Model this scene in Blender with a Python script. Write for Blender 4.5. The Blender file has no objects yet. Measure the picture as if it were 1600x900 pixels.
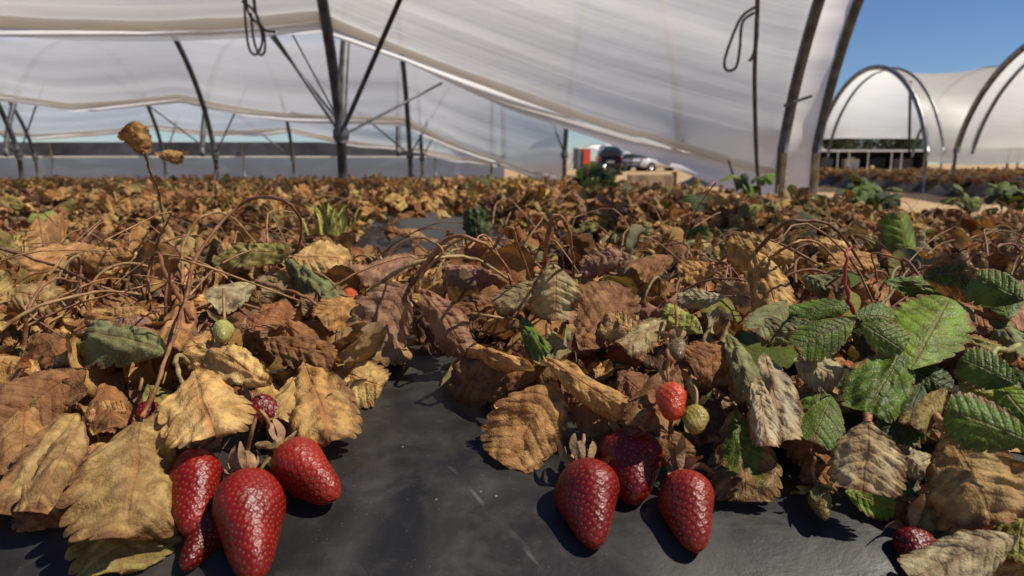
import bpy, math, random
import numpy as np
from mathutils import Vector, Matrix, noise as mnoise
random.seed(7); RNG = np.random.default_rng(7)
S = bpy.context.scene
COL = S.collection
R = math.radians

# ---------------------------------------------------------------- camera
ZC = 0.52
FX = 24.0 / 36.0 * 1600
PIT = math.atan((450 - 256) / FX)
CAM = np.array([0.0, 0.0, ZC])
FWD = np.array([0, math.cos(PIT), -math.sin(PIT)])
UPV = np.array([0, math.sin(PIT), math.cos(PIT)])
cd = bpy.data.cameras.new('camera'); cam = bpy.data.objects.new('camera', cd); COL.objects.link(cam)
cam.location = CAM; cam.rotation_euler = (math.pi / 2 - PIT, 0, 0)
cd.lens = 24; cd.sensor_width = 36; cd.clip_end = 2000; cd.clip_start = 0.01
cd.dof.use_dof = True; cd.dof.focus_distance = 0.47; cd.dof.aperture_fstop = 11.0
S.camera = cam
def ray(px, py):
    return FWD + np.array([1.0, 0, 0]) * (px - 800) / FX + UPV * (450 - py) / FX
def at(px, py, y):                      # point on the ray at world distance y
    r = ray(px, py); return CAM + r * (y / r[1])
def project(p):
    d = np.asarray(p) - CAM; z = d @ FWD
    return 800 + FX * d[0] / z, 450 - FX * (d @ UPV) / z, z

# ---------------------------------------------------------------- light
SUN = np.array([0.55, -0.10, 0.78]); SUN = SUN / np.linalg.norm(SUN)
ELEV = math.asin(SUN[2]); AZ = math.atan2(SUN[0], SUN[1])
w = bpy.data.worlds.new('World'); S.world = w; w.use_nodes = True
nt = w.node_tree; bg = nt.nodes['Background']; sk = nt.nodes.new('ShaderNodeTexSky')
sk.sky_type = 'NISHITA'; sk.sun_disc = False; sk.sun_elevation = ELEV; sk.sun_rotation = AZ
sk.air_density = 1.0; sk.dust_density = 0.1; sk.ozone_density = 3.0
hs = nt.nodes.new('ShaderNodeHueSaturation'); hs.inputs['Saturation'].default_value = 1.12; hs.inputs['Hue'].default_value = .505; nt.links.new(sk.outputs[0], hs.inputs['Color']); tn = nt.nodes.new('ShaderNodeMix'); tn.data_type = 'RGBA'; tn.blend_type = 'MULTIPLY'; tn.inputs[0].default_value = 1; tn.inputs[7].default_value = (.88, .96, 1.08, 1); nt.links.new(hs.outputs[0], tn.inputs[6]); nt.links.new(tn.outputs[2], bg.inputs[0]); sk.altitude = 800; bg.inputs[1].default_value = 0.07
sl = bpy.data.lights.new('sun', 'SUN'); sl.energy = 4.7; sl.angle = R(0.55); sl.color = (1.0, 0.92, 0.80)
so = bpy.data.objects.new('sun', sl); COL.objects.link(so)
so.rotation_euler = Vector(SUN).to_track_quat('Z', 'Y').to_euler()
S.view_settings.view_transform = 'Standard'; S.view_settings.look = 'None'
S.view_settings.exposure = 0.20; S.view_settings.gamma = 1.0; S.view_settings.use_curve_mapping = False
S.cycles.use_denoising = True
S.cycles.max_bounces = 6; S.cycles.transparent_max_bounces = 8; S.cycles.caustics_reflective = False; S.cycles.caustics_refractive = False

# ---------------------------------------------------------------- objects
def tag(o, label=None, cat=None, group=None, kind=None):
    if label: o['label'] = label
    if cat: o['category'] = cat
    if group: o['group'] = group
    if kind: o['kind'] = kind
    return o
def empty(name, loc=(0, 0, 0)):
    o = bpy.data.objects.new(name, None); COL.objects.link(o); o.location = loc; o.empty_display_size = .05
    return o
def link(name, me, parent=None, mat=None):
    if mat is not None and not me.materials: me.materials.append(mat)
    o = bpy.data.objects.new(name, me); COL.objects.link(o)
    if parent is not None:
        o.parent = parent
        o.matrix_parent_inverse = Matrix.Translation(-Vector(parent.location)) if parent.parent is None else Matrix.Identity(4)
    return o
def mesh(name, V, F, mat=None, smooth=True, uv=None, attrs=None):
    me = bpy.data.meshes.new(name)
    V = np.asarray(V, dtype=np.float32); 
    if isinstance(F, np.ndarray):
        n = len(F); k = F.shape[1]
        me.vertices.add(len(V)); me.vertices.foreach_set('co', V.ravel())
        me.loops.add(n * k); me.loops.foreach_set('vertex_index', F.ravel().astype(np.int32))
        me.polygons.add(n); me.polygons.foreach_set('loop_start', np.arange(0, n * k, k, dtype=np.int32))
        me.polygons.foreach_set('loop_total', np.full(n, k, dtype=np.int32))
        me.update(calc_edges=True)
    else:
        me.from_pydata([tuple(v) for v in V.tolist()], [], F); me.update()
    if smooth: me.polygons.foreach_set('use_smooth', np.ones(len(me.polygons), dtype=bool))
    if uv is not None:
        l = me.uv_layers.new(name='UVMap'); li = np.zeros(len(me.loops), dtype=np.int32)
        me.loops.foreach_get('vertex_index', li)
        l.data.foreach_set('uv', np.asarray(uv, dtype=np.float32)[li].ravel())
    for k, a in (attrs or {}).items():
        a = np.asarray(a, dtype=np.float32)
        if a.ndim == 1:
            at_ = me.attributes.new(k, 'FLOAT', 'POINT'); at_.data.foreach_set('value', a)
        else:
            at_ = me.attributes.new(k, 'FLOAT_COLOR', 'POINT'); at_.data.foreach_set('color', a.ravel())
    if mat is not None: me.materials.append(mat)
    return me
def gridF(nu, nv, wrap=False):           # verts indexed i*nv+j
    i = np.arange(nu - 1)[:, None]; j = np.arange(nv if wrap else nv - 1)[None, :]
    j2 = (j + 1) % nv
    return np.stack([i * nv + j, i * nv + j2, (i + 1) * nv + j2, (i + 1) * nv + j], -1).reshape(-1, 4)
class MB:
    def __init__(s): s.v = []; s.f = []; s.n = 0
    def add(s, V, F):
        V = np.asarray(V, float); s.v.append(V)
        for f in F: s.f.append(tuple(int(a) + s.n for a in f))
        s.n += len(V); return s
    def box(s, c, d, rz=0, bev=0):
        x, y, z = [a / 2 for a in d]; b = min(bev, x * .9, y * .9)
        if b > 0:
            base = [(-x + b, -y), (x - b, -y), (x, -y + b), (x, y - b), (x - b, y), (-x + b, y), (-x, y - b), (-x, -y + b)]
        else: base = [(-x, -y), (x, -y), (x, y), (-x, y)]
        n = len(base); cr, sr = math.cos(rz), math.sin(rz)
        V = [(c[0] + a * cr - q * sr, c[1] + a * sr + q * cr, c[2] + zz) for zz in (-z, z) for a, q in base]
        F = [tuple(range(n))[::-1], tuple(range(n, 2 * n))] + [(i, (i + 1) % n, n + (i + 1) % n, n + i) for i in range(n)]
        return s.add(V, F)
    def tube(s, pts, r, n=10, caps=True):
        P = np.asarray(pts, float); m = len(P); rr = np.broadcast_to(np.asarray(r, float), (m,))
        T = np.gradient(P, axis=0); T /= np.linalg.norm(T, axis=1)[:, None] + 1e-12
        ref = np.array([0, 0, 1.0]) if abs(T[0][2]) < .9 else np.array([1.0, 0, 0])
        a = np.cross(T[0], ref); a /= np.linalg.norm(a); V = []
        for k in range(m):
            a = a - T[k] * (a @ T[k]); a /= np.linalg.norm(a) + 1e-12; b = np.cross(T[k], a)
            for q in range(n):
                t = 2 * math.pi * q / n; V.append(P[k] + rr[k] * (math.cos(t) * a + math.sin(t) * b))
        F = [tuple(x) for x in gridF(m, n, True).tolist()]
        if caps: F += [tuple(range(n)), tuple(range((m - 1) * n, m * n))[::-1]]
        return s.add(V, F)
    def build(s, name, mat, parent=None, smooth=True):
        return link(name, mesh(name, np.concatenate(s.v), s.f, mat, smooth), parent)
def spline(pts, n=24):
    P = np.asarray(pts, float); m = len(P)
    if m == 2: return P[0] + (P[1] - P[0]) * np.linspace(0, 1, n)[:, None]
    Q = np.vstack([2 * P[0] - P[1], P, 2 * P[-1] - P[-2]]); out = []
    for t in np.linspace(0, m - 1 - 1e-9, n):
        k = int(t); f = t - k; a, b, c, d = Q[k:k + 4]
        out.append(.5 * ((2 * b) + (-a + c) * f + (2 * a - 5 * b + 4 * c - d) * f * f + (-a + 3 * b - 3 * c + d) * f ** 3))
    return np.array(out)
def fbm(X, Y, seed=0, oct=4, sc=1.0):
    """cheap smooth noise on arrays: sum of rotated sines"""
    r = np.random.default_rng(seed); out = np.zeros_like(X, dtype=float); amp = 1.0; tot = 0
    for o in range(oct):
        for k in range(4):
            a = r.uniform(0, 2 * math.pi); f = sc * 2 ** o * r.uniform(.7, 1.4)
            ph = r.uniform(0, 6.28)
            out += amp * np.sin(f * (X * math.cos(a) + Y * math.sin(a)) + ph + 1.3 * np.sin(f * .6 * (Y * math.cos(a * 2.1) - X * math.sin(a * 2.1)) + ph * 2)) / 2.2
        tot += amp; amp *= .5
    return out / tot

# ---------------------------------------------------------------- materials
def mat_new(name):
    m = bpy.data.materials.new(name); m.use_nodes = True
    t = m.node_tree; t.nodes.clear(); out = t.nodes.new('ShaderNodeOutputMaterial')
    return m, t, out
class NT:
    def __init__(s, t): s.t = t
    def n(s, typ, **kw):
        o = s.t.nodes.new(typ)
        for k, v in kw.items():
            if k.startswith('i_'): o.inputs[k[2:].replace('_', ' ')].default_value = v
            else: setattr(o, k, v)
        return o
    def l(s, a, b): s.t.links.new(a, b)
    def val(s, x, inp):
        if isinstance(x, (int, float)): inp.default_value = x
        elif isinstance(x, tuple): inp.default_value = x
        else: s.l(x, inp)
    def m(s, op, a, b=0.0, c=0.0, clamp=False):
        o = s.t.nodes.new('ShaderNodeMath'); o.operation = op; o.use_clamp = clamp
        s.val(a, o.inputs[0]); s.val(b, o.inputs[1]); s.val(c, o.inputs[2]); return o.outputs[0]
    def ss(s, x, a, b):                      # smoothstep 0..1
        o = s.t.nodes.new('ShaderNodeMapRange'); o.interpolation_type = 'SMOOTHSTEP'
        s.val(x, o.inputs[0]); o.inputs[1].default_value = a; o.inputs[2].default_value = b
        o.inputs[3].default_value = 0; o.inputs[4].default_value = 1; return o.outputs[0]
    def mix(s, f, a, b, typ='MIX'):
        o = s.t.nodes.new('ShaderNodeMix'); o.data_type = 'RGBA'; o.blend_type = typ
        s.val(f, o.inputs[0])
        s.val(a if not isinstance(a, tuple) else a + ((1,) if len(a) == 3 else ()), o.inputs[6])
        s.val(b if not isinstance(b, tuple) else b + ((1,) if len(b) == 3 else ()), o.inputs[7]); return o.outputs[2]
    def noise(s, vec, sc, det=3, rough=.55, dist=0):
        o = s.t.nodes.new('ShaderNodeTexNoise'); o.inputs['Scale'].default_value = sc
        o.inputs['Detail'].default_value = det; o.inputs['Roughness'].default_value = rough; o.inputs['Distortion'].default_value = dist
        if vec is not None: s.l(vec, o.inputs['Vector'])
        return o.outputs['Fac']
    def pos(s): return s.t.nodes.new('ShaderNodeNewGeometry').outputs['Position']
    def objc(s): return s.t.nodes.new('ShaderNodeTexCoord').outputs['Object']
    def scale(s, v, k):
        o = s.t.nodes.new('ShaderNodeVectorMath'); o.operation = 'MULTIPLY'; s.l(v, o.inputs[0]); o.inputs[1].default_value = k; return o.outputs[0]
    def bump(s, h, st=.3, dist=.01, nrm=None):
        o = s.t.nodes.new('ShaderNodeBump'); s.l(h, o.inputs['Height']); o.inputs['Strength'].default_value = st; o.inputs['Distance'].default_value = dist
        if nrm is not None: s.l(nrm, o.inputs['Normal'])
        return o.outputs[0]
    def pbr(s, col, rough=.6, metal=0., nrm=None, spec=.5, coat=0., emis=None):
        o = s.t.nodes.new('ShaderNodeBsdfPrincipled')
        if isinstance(col, tuple): col = col + ((1,) if len(col) == 3 else ())
        s.val(col, o.inputs['Base Color']); s.val(rough, o.inputs['Roughness']); o.inputs['Metallic'].default_value = metal
        o.inputs['Specular IOR Level'].default_value = spec; o.inputs['Coat Weight'].default_value = coat
        if nrm is not None: s.l(nrm, o.inputs['Normal'])
        return o
def simple(name, col, rough=.6, metal=0., nz=.12, sc=8., spec=.5, bump=0., coat=0.):
    m, t, out = mat_new(name); q = NT(t); c = q.objc()
    n1 = q.noise(c, sc, 4); f = q.ss(n1, .35, .7)
    dark = tuple(a * (1 - nz * 1.5) for a in col); lite = tuple(min(1, a * (1 + nz)) for a in col)
    nb = q.bump(q.noise(c, sc * 6, 3), bump, .005) if bump else None
    r = q.m('ADD', q.m('MULTIPLY', n1, .2), rough - .1)
    b = q.pbr(q.mix(f, dark, lite), r, metal, nb, spec, coat); q.l(b.outputs[0], out.inputs[0]); return m

def leaf_material(name, src, rough):
    m, t, out = mat_new(name); q = NT(t)
    if src == 'object':
        oi = q.n('ShaderNodeObjectInfo'); base = oi.outputs['Color']; edge = oi.outputs['Alpha']; rnd = oi.outputs['Random']
    else:
        a = q.n('ShaderNodeAttribute'); a.attribute_name = 'tint'; base = a.outputs['Color']; edge = a.outputs['Alpha']; rnd = None
    uvn = q.n('ShaderNodeUVMap'); sep = q.n('ShaderNodeSeparateXYZ'); q.l(uvn.outputs[0], sep.inputs[0])
    u, v = sep.outputs[0], sep.outputs[1]
    tt = q.m('ABSOLUTE', q.m('SUBTRACT', q.m('MULTIPLY', v, 2.0), 1.0))
    oc = q.objc()
    n_big = q.noise(oc, 38, 4, .6, .5); n_mid = q.noise(oc, 120, 4, .6); n_fine = q.noise(oc, 520, 3, .6)
    if rnd is not None:
        add = q.n('ShaderNodeVectorMath'); add.operation = 'ADD'; q.l(oc, add.inputs[0])
        cb = q.n('ShaderNodeCombineXYZ'); q.l(q.m('MULTIPLY', rnd, 5.0), cb.inputs[0]); q.l(cb.outputs[0], add.inputs[1])
        n_big = q.noise(add.outputs[0], 38, 4, .6, .5)
    # veins: laterals at u*9 integer, midrib at t=0
    fr = q.m('ABSOLUTE', q.m('SUBTRACT', q.m('FRACT', q.m('ADD', q.m('MULTIPLY', u, 9.0), .5)), .5))
    lat = q.m('SUBTRACT', 1.0, q.ss(fr, .02, .10)); lat = q.m('MULTIPLY', lat, q.m('SUBTRACT', 1.0, q.ss(tt, .75, 1.0)))
    latw = q.m('SUBTRACT', 1.0, q.ss(fr, .0, .28))
    mid = q.m('SUBTRACT', 1.0, q.ss(tt, .015, .06)); vein = q.m('MAXIMUM', lat, mid)
    vor = q.n('ShaderNodeTexVoronoi'); vor.feature = 'DISTANCE_TO_EDGE'; vor.inputs['Scale'].default_value = 420; q.l(oc, vor.inputs['Vector'])
    net = q.m('SUBTRACT', 1.0, q.ss(vor.outputs['Distance'], .0, .22))
    # mottled tissue
    c = q.mix(q.ss(n_big, .38, .66), q.mix(1.0, base, (.56, .45, .36), 'MULTIPLY'), base)
    spt = q.m('MULTIPLY', q.ss(q.noise(oc, 210, 2, .5), .60, .66), .55 if rough > .6 else .25)
    c = q.mix(spt, c, q.mix(1.0, base, (.42, .28, .2), 'MULTIPLY'))
    c = q.mix(q.m('MULTIPLY', q.ss(n_mid, .42, .68), .75), c, q.mix(1.0, base, (1.32, 1.22, 1.0), 'MULTIPLY'))
    c = q.mix(q.m('MULTIPLY', q.ss(n_fine, .55, .8), .25), c, q.mix(1.0, c, (.55, .45, .4), 'MULTIPLY'))
    # stained along the midrib and scorched margin: its own shape, wear of the leaf
    st = q.m('MULTIPLY', q.m('SUBTRACT', 1.0, q.ss(q.m('ADD', tt, q.m('MULTIPLY', n_mid, .5)), .18, .62)), q.ss(n_big, .40, .60))
    c = q.mix(q.m('MULTIPLY', st, .8), c, q.mix(1.0, base, (.62, .36, .24), 'MULTIPLY'))
    em = q.m('ADD', q.m('MAXIMUM', tt, q.m('MULTIPLY', q.m('POWER', u, 3.0), 1.0)), q.m('MULTIPLY', q.m('SUBTRACT', n_big, .5), 1.1))
    em = q.m('SUBTRACT', em, q.m('SUBTRACT', 1.0, q.m('MULTIPLY', edge, 1.0)))
    em = q.ss(em, .0, .18)
    c = q.mix(q.m('MULTIPLY', em, .85), c, q.mix(q.ss(n_mid, .35, .65), (.11, .042, .016), (.30, .15, .055)))
    c = q.mix(q.m('MULTIPLY', vein, .5), c, q.mix(.55, q.mix(1.0, c, (1.5, 1.35, 1.1), 'MULTIPLY'), (.26, .14, .07)))
    c = q.mix(q.m('MULTIPLY', net, .13), c, q.mix(1.0, c, (.6, .5, .45), 'MULTIPLY'))
    geo = q.n('ShaderNodeNewGeometry')
    pale = q.mix(.5, c, (.38, .32, .20) if rough > .6 else (.17, .21, .06))
    c = q.mix(q.m('MULTIPLY', geo.outputs['Backfacing'], .55), c, pale)
    h = q.m('SUBTRACT', q.m('MULTIPLY', n_mid, .8 if rough > .6 else .35), q.m('MULTIPLY', latw, .6 if rough > .6 else .4)); h = q.m('SUBTRACT', h, q.m('MULTIPLY', mid, .8))
    h = q.m('SUBTRACT', h, q.m('MULTIPLY', net, .28)); h = q.m('ADD', h, q.m('MULTIPLY', n_fine, .35))
    nb = q.bump(h, .6, .0010)
    b = q.pbr(c, rough, 0, nb, .3 if rough > .6 else .35)
    tr = q.n('ShaderNodeBsdfTranslucent'); q.l(q.mix(1.0, c, (1.25, 1.0, .6), 'MULTIPLY'), tr.inputs[0]); q.l(nb, tr.inputs['Normal'])
    mx = q.n('ShaderNodeMixShader'); mx.inputs[0].default_value = .22
    q.l(b.outputs[0], mx.inputs[1]); q.l(tr.outputs[0], mx.inputs[2]); q.l(mx.outputs[0], out.inputs[0])
    return m
M_DRY = leaf_material('dry_leaf', 'object', .72)
M_GRN = leaf_material('green_leaf', 'object', .50)
M_CLU = leaf_material('leaf_cluster', 'attr', .7)

def stem_material():
    m, t, out = mat_new('dry_stem'); q = NT(t); oi = q.n('ShaderNodeObjectInfo'); oc = q.objc()
    n = q.noise(oc, 90, 3); c = q.mix(q.ss(n, .35, .7), q.mix(1., oi.outputs['Color'], (.5, .38, .32), 'MULTIPLY'), oi.outputs['Color'])
    b = q.pbr(c, .6, 0, q.bump(q.noise(oc, 600, 2), .5, .0006)); q.l(b.outputs[0], out.inputs[0]); return m
M_STEM = stem_material()

def berry_material():
    m, t, out = mat_new('strawberry_skin'); q = NT(t); oi = q.n('ShaderNodeObjectInfo'); oc = q.objc()
    a = q.n('ShaderNodeAttribute'); a.attribute_name = 'seed'; a2 = q.n('ShaderNodeAttribute'); a2.attribute_name = 'pit'
    a3 = q.n('ShaderNodeAttribute'); a3.attribute_name = 'along'
    n = q.noise(oc, 55, 3); fine = q.noise(oc, 900, 2)
    c = q.mix(q.ss(n, .35, .7), q.mix(1., oi.outputs['Color'], (.62, .5, .5), 'MULTIPLY'), oi.outputs['Color'])
    c = q.mix(q.m('MULTIPLY', q.m('SUBTRACT', 1., q.ss(a3.outputs['Fac'], .0, .28)), .35), c, q.mix(1., oi.outputs['Color'], (1.35, 2.6, 1.6), 'MULTIPLY'))
    c = q.mix(q.m('MULTIPLY', a2.outputs['Fac'], .35), c, q.mix(1., c, (.45, .3, .3), 'MULTIPLY'))
    c = q.mix(q.m('MULTIPLY', a.outputs['Fac'], .8), c, q.mix(oi.outputs['Alpha'], (.38, .20, .05), (.20, .06, .02)))
    b = q.pbr(c, q.m('ADD', .26, q.m('MULTIPLY', n, .25)), 0, q.bump(fine, .5, .0005), .45, .0)
    b.inputs['Coat Roughness'].default_value = .22
    b.inputs['Subsurface Weight'].default_value = .0; b.inputs['Subsurface Radius'].default_value = (.004, .001, .0006); b.inputs['Subsurface Scale'].default_value = .6
    q.l(b.outputs[0], out.inputs[0]); return m
M_BERRY = berry_material()

def plastic_material():
    m, t, out = mat_new('black_mulch_film'); q = NT(t); p = q.pos()
    n1 = q.noise(p, 7, 5, .6, .8); n2 = q.noise(q.scale(p, (1, 1.35, 1)), 30, 6, .68, .4); n3 = q.noise(p, 260, 3)
    # specks of dust and grit
    vo = q.n('ShaderNodeTexVoronoi'); vo.inputs['Scale'].default_value = 120; q.l(p, vo.inputs['Vector'])
    sc = q.n('ShaderNodeSeparateColor'); q.l(vo.outputs['Color'], sc.inputs[0])
    spk = q.m('MULTIPLY', q.m('SUBTRACT', 1., q.ss(vo.outputs['Distance'], .05, .11)), q.ss(sc.outputs[0], .90, .92))
    vo2 = q.n('ShaderNodeTexVoronoi'); vo2.inputs['Scale'].default_value = 520; q.l(p, vo2.inputs['Vector'])
    sc2 = q.n('ShaderNodeSeparateColor'); q.l(vo2.outputs['Color'], sc2.inputs[0])
    spk2 = q.m('MULTIPLY', q.m('SUBTRACT', 1., q.ss(vo2.outputs['Distance'], .08, .2)), q.ss(sc2.outputs[1], .86, .9))
    # scratches: stretched, thresholded noise bands
    rot = q.n('ShaderNodeVectorRotate'); q.l(p, rot.inputs[0]); rot.inputs['Angle'].default_value = .9; rot.rotation_type = 'Z_AXIS'
    s1 = q.noise(q.scale(rot.outputs[0], (9, 120, 9)), 1.0, 2, .5); scr = q.m('MULTIPLY', q.ss(s1, .69, .73), q.ss(q.noise(p, 22, 2), .52, .66))
    dust = q.m('MULTIPLY', q.ss(n2, .42, .75), .5); dust = q.m('ADD', dust, q.m('MULTIPLY', q.ss(n1, .40, .70), .45))
    c = q.mix(q.m('MULTIPLY', dust, .75), (.015, .014, .013), (.070, .061, .050))
    c = q.mix(q.m('MULTIPLY', scr, .3), c, (.20, .19, .17)); c = q.mix(q.m('MULTIPLY', spk2, .5), c, (.20, .17, .13)); c = q.mix(q.m('MULTIPLY', spk, .6), c, (.30, .26, .20))
    r = q.m('ADD', .38, q.m('MULTIPLY', dust, .35))
    h = q.m('ADD', q.m('MULTIPLY', n2, .8), q.m('MULTIPLY', n3, .12))
    b = q.pbr(c, r, 0, q.bump(h, .35, .002), .4); q.l(b.outputs[0], out.inputs[0]); return m
M_PLAS = plastic_material()

def sand_material():
    m, t, out = mat_new('sandy_soil'); q = NT(t); p = q.pos()
    n1 = q.noise(p, .5, 5, .6); n2 = q.noise(q.scale(p, (1, 4, 1)), 1.6, 5, .6); n3 = q.noise(p, 30, 4, .7)
    c = q.mix(q.ss(n1, .35, .65), (.42, .27, .13), (.54, .38, .21)); c = q.mix(q.m('MULTIPLY', q.ss(n2, .5, .62), .5), c, (.30, .18, .085))
    c = q.mix(q.m('MULTIPLY', q.ss(n3, .5, .7), .4), c, (.25, .15, .07))
    b = q.pbr(c, .9, 0, q.bump(q.m('ADD', n2, n3), .8, .03), .2); q.l(b.outputs[0], out.inputs[0]); return m
M_SAND = sand_material()

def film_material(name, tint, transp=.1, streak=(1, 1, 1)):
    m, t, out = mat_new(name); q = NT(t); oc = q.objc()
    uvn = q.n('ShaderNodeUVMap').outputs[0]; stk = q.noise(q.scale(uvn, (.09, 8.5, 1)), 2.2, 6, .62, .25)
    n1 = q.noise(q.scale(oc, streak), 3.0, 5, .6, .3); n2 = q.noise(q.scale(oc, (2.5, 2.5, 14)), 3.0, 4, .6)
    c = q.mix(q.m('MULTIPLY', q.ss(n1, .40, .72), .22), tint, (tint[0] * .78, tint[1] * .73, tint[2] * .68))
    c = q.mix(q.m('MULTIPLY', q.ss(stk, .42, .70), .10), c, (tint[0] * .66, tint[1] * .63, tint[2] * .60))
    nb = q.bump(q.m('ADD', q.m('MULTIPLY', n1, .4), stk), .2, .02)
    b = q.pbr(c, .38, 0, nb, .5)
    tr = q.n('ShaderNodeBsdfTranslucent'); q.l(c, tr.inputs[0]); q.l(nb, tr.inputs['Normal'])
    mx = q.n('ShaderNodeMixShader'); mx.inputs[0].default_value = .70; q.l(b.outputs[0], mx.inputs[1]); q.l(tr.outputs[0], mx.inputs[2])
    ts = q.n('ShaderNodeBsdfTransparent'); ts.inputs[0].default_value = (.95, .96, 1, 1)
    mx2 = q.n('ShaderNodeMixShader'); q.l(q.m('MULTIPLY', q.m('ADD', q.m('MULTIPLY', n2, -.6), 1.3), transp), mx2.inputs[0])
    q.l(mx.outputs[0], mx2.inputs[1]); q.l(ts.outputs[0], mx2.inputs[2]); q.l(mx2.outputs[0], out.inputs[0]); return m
M_FILM = film_material('greenhouse_film', (.97, .95, .89), .10, (.5, 6, 6))
M_FILMB = film_material('shade_tinted_film', (.72, .73, .74), .22, (.5, 6, 6))  # same film, shade inside the rear tunnels put into a darker tint
M_FILMR = film_material('roof_film', (.94, .92, .86), .12, (.5, 6, 6))
M_FILM2 = film_material('clear_side_film', (.30, .40, .50), .06, (.6, 5, 5))
M_HEM = film_material('rolled_film_hem', (.90, .84, .76), .0, (1, 8, 8))
M_FLAP = film_material('bright_film_flap', (.90, .88, .86), .0, (2, 8, 8))
M_STEEL = simple('galvanised_steel', (.26, .265, .26), .42, .75, .25, 14, bump=.1)
M_DSTEEL = simple('weathered_steel', (.10, .10, .10), .5, .25, .3, 14)
M_ROPE = simple('twine', (.10, .085, .07), .9, 0, .3, 60)
M_NET = simple('shade_netting', (.10, .105, .125), .85, 0, .2, 3)

# ---------------------------------------------------------------- setting: beds and ground
PITCH = 1.18
_py = [-.3, .02, .06, .12, .2, .27, .306, .33, .40, .5, .6, .8, .95, 1.03, 1.10, 1.15, 1.20, 1.4]
_pz = [-.02, -.02, .05, .16, .262, .303, .32, .33, .352, .37, .378, .38, .376, .35, .24, .08, -.02, -.02]
_Y = np.linspace(-.3, 1.4, 1701); _Z = np.interp(_Y, _py, _pz); _k = np.hanning(61); _k /= _k.sum()
_Z = np.convolve(np.pad(_Z, 30, mode='edge'), _k, 'valid')
def bedz(x, y):
    y = np.asarray(y, float); x = np.asarray(x, float)
    k = np.maximum(0, np.floor((y - .0) / PITCH)); yy = y - k * PITCH
    z = np.interp(yy, _Y, _Z)
    z = z - np.where(z > .1, .03 * np.clip(k - 1, 0, 6), 0)
    z = z - np.where((z > .1) & (k > 0), .032 * np.clip((x - .6) / .5, 0, 1), 0)
    return z + .004 * np.sin(x * 7 + k) * (z > .2)
def bedp(px, py, h=0.0):
    r = ray(px, py); lo = .05 / max(r[1], 1e-6)
    t = .12; prev = None
    while t < 6:
        p = CAM + r * t
        if p[2] <= float(bedz(p[0], p[1])) + h and p[1] > .1: break
        t += .004
    return CAM + r * t
def plastic_bed(name, k, x0, x1, res, label=None):
    nx = int((x1 - x0) / res); ys = np.linspace(.0, 1.205, int(1.2 / res)) ; xs = np.linspace(x0, x1, nx)
    X, Y = np.meshgrid(xs, ys, indexing='ij')
    Z = np.interp(Y, _Y, _Z) + .004 * np.sin(X * 7 + k) * (np.interp(Y, _Y, _Z) > .2)
    Z = Z - np.where(Z > .1, .03 * min(max(k - 1, 0), 6), 0)
    if k > 0: Z = Z - np.where(Z > .1, .032 * np.clip((X - .6) / .5, 0, 1), 0)
    f = np.clip((Z - .1) / .2, 0, 1)
    yy = Y + k * PITCH
    # taut film: long wrinkles fanning over the shoulder, ridges where it is pulled
    wr = fbm(X * 1.0 + .35 * yy, yy * .45, 11 + k, 4, 24) * .0020 + fbm(X, yy * 1.6, 5 + k, 3, 12) * .0025
    rid = np.maximum(0, fbm(X + .5 * yy, yy * 2.6, 31 + k, 3, 22) - .45) * .006
    Z = Z + f * (wr + rid)
    endf = np.clip((x1 - X) / .12, 0, 1); Z = Z * np.sqrt(endf * (2 - endf)) - (1 - endf) * .02
    V = np.stack([X, yy, Z], -1).reshape(-1, 3)
    o = link(name, mesh(name, V, gridF(len(xs), len(ys))[:, ::-1], M_PLAS)); tag(o, kind='structure'); return o
XEND = 1.72
def XK(k): return 1.22 if k == 2 else 1.34
plastic_bed('planting_bed', 0, -1.5, XEND, .005)
plastic_bed('planting_bed', 1, -2.6, XEND, .012)
for k in range(2, 11): plastic_bed('planting_bed', k, -1.2 * (k + 1.2), XK(k) + .05, .03)
# ground sheet, gently rutted
g = np.concatenate([-np.geomspace(700, 3, 26), np.linspace(-2.5, 14, 100), np.geomspace(15, 700, 26)])
gy = np.concatenate([-np.geomspace(300, 3, 12), np.linspace(-2.5, 26, 160), np.geomspace(27, 1200, 34)])
X, Y = np.meshgrid(g, gy, indexing='ij')
near = np.exp(-(np.hypot(X - 4, Y - 8) / 16) ** 2)
Z = near * (.018 * fbm(X, Y, 3, 4, 1.6) + .02 * np.sin(Y * 3.1 + .5 * np.sin(X * .7)) * (X > 2)) - .0
Z = Z - .03
ground = link('ground', mesh('ground', np.stack([X, Y, Z], -1).reshape(-1, 3), gridF(len(g), len(gy))[:, ::-1], M_SAND)); tag(ground, kind='structure')

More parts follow.
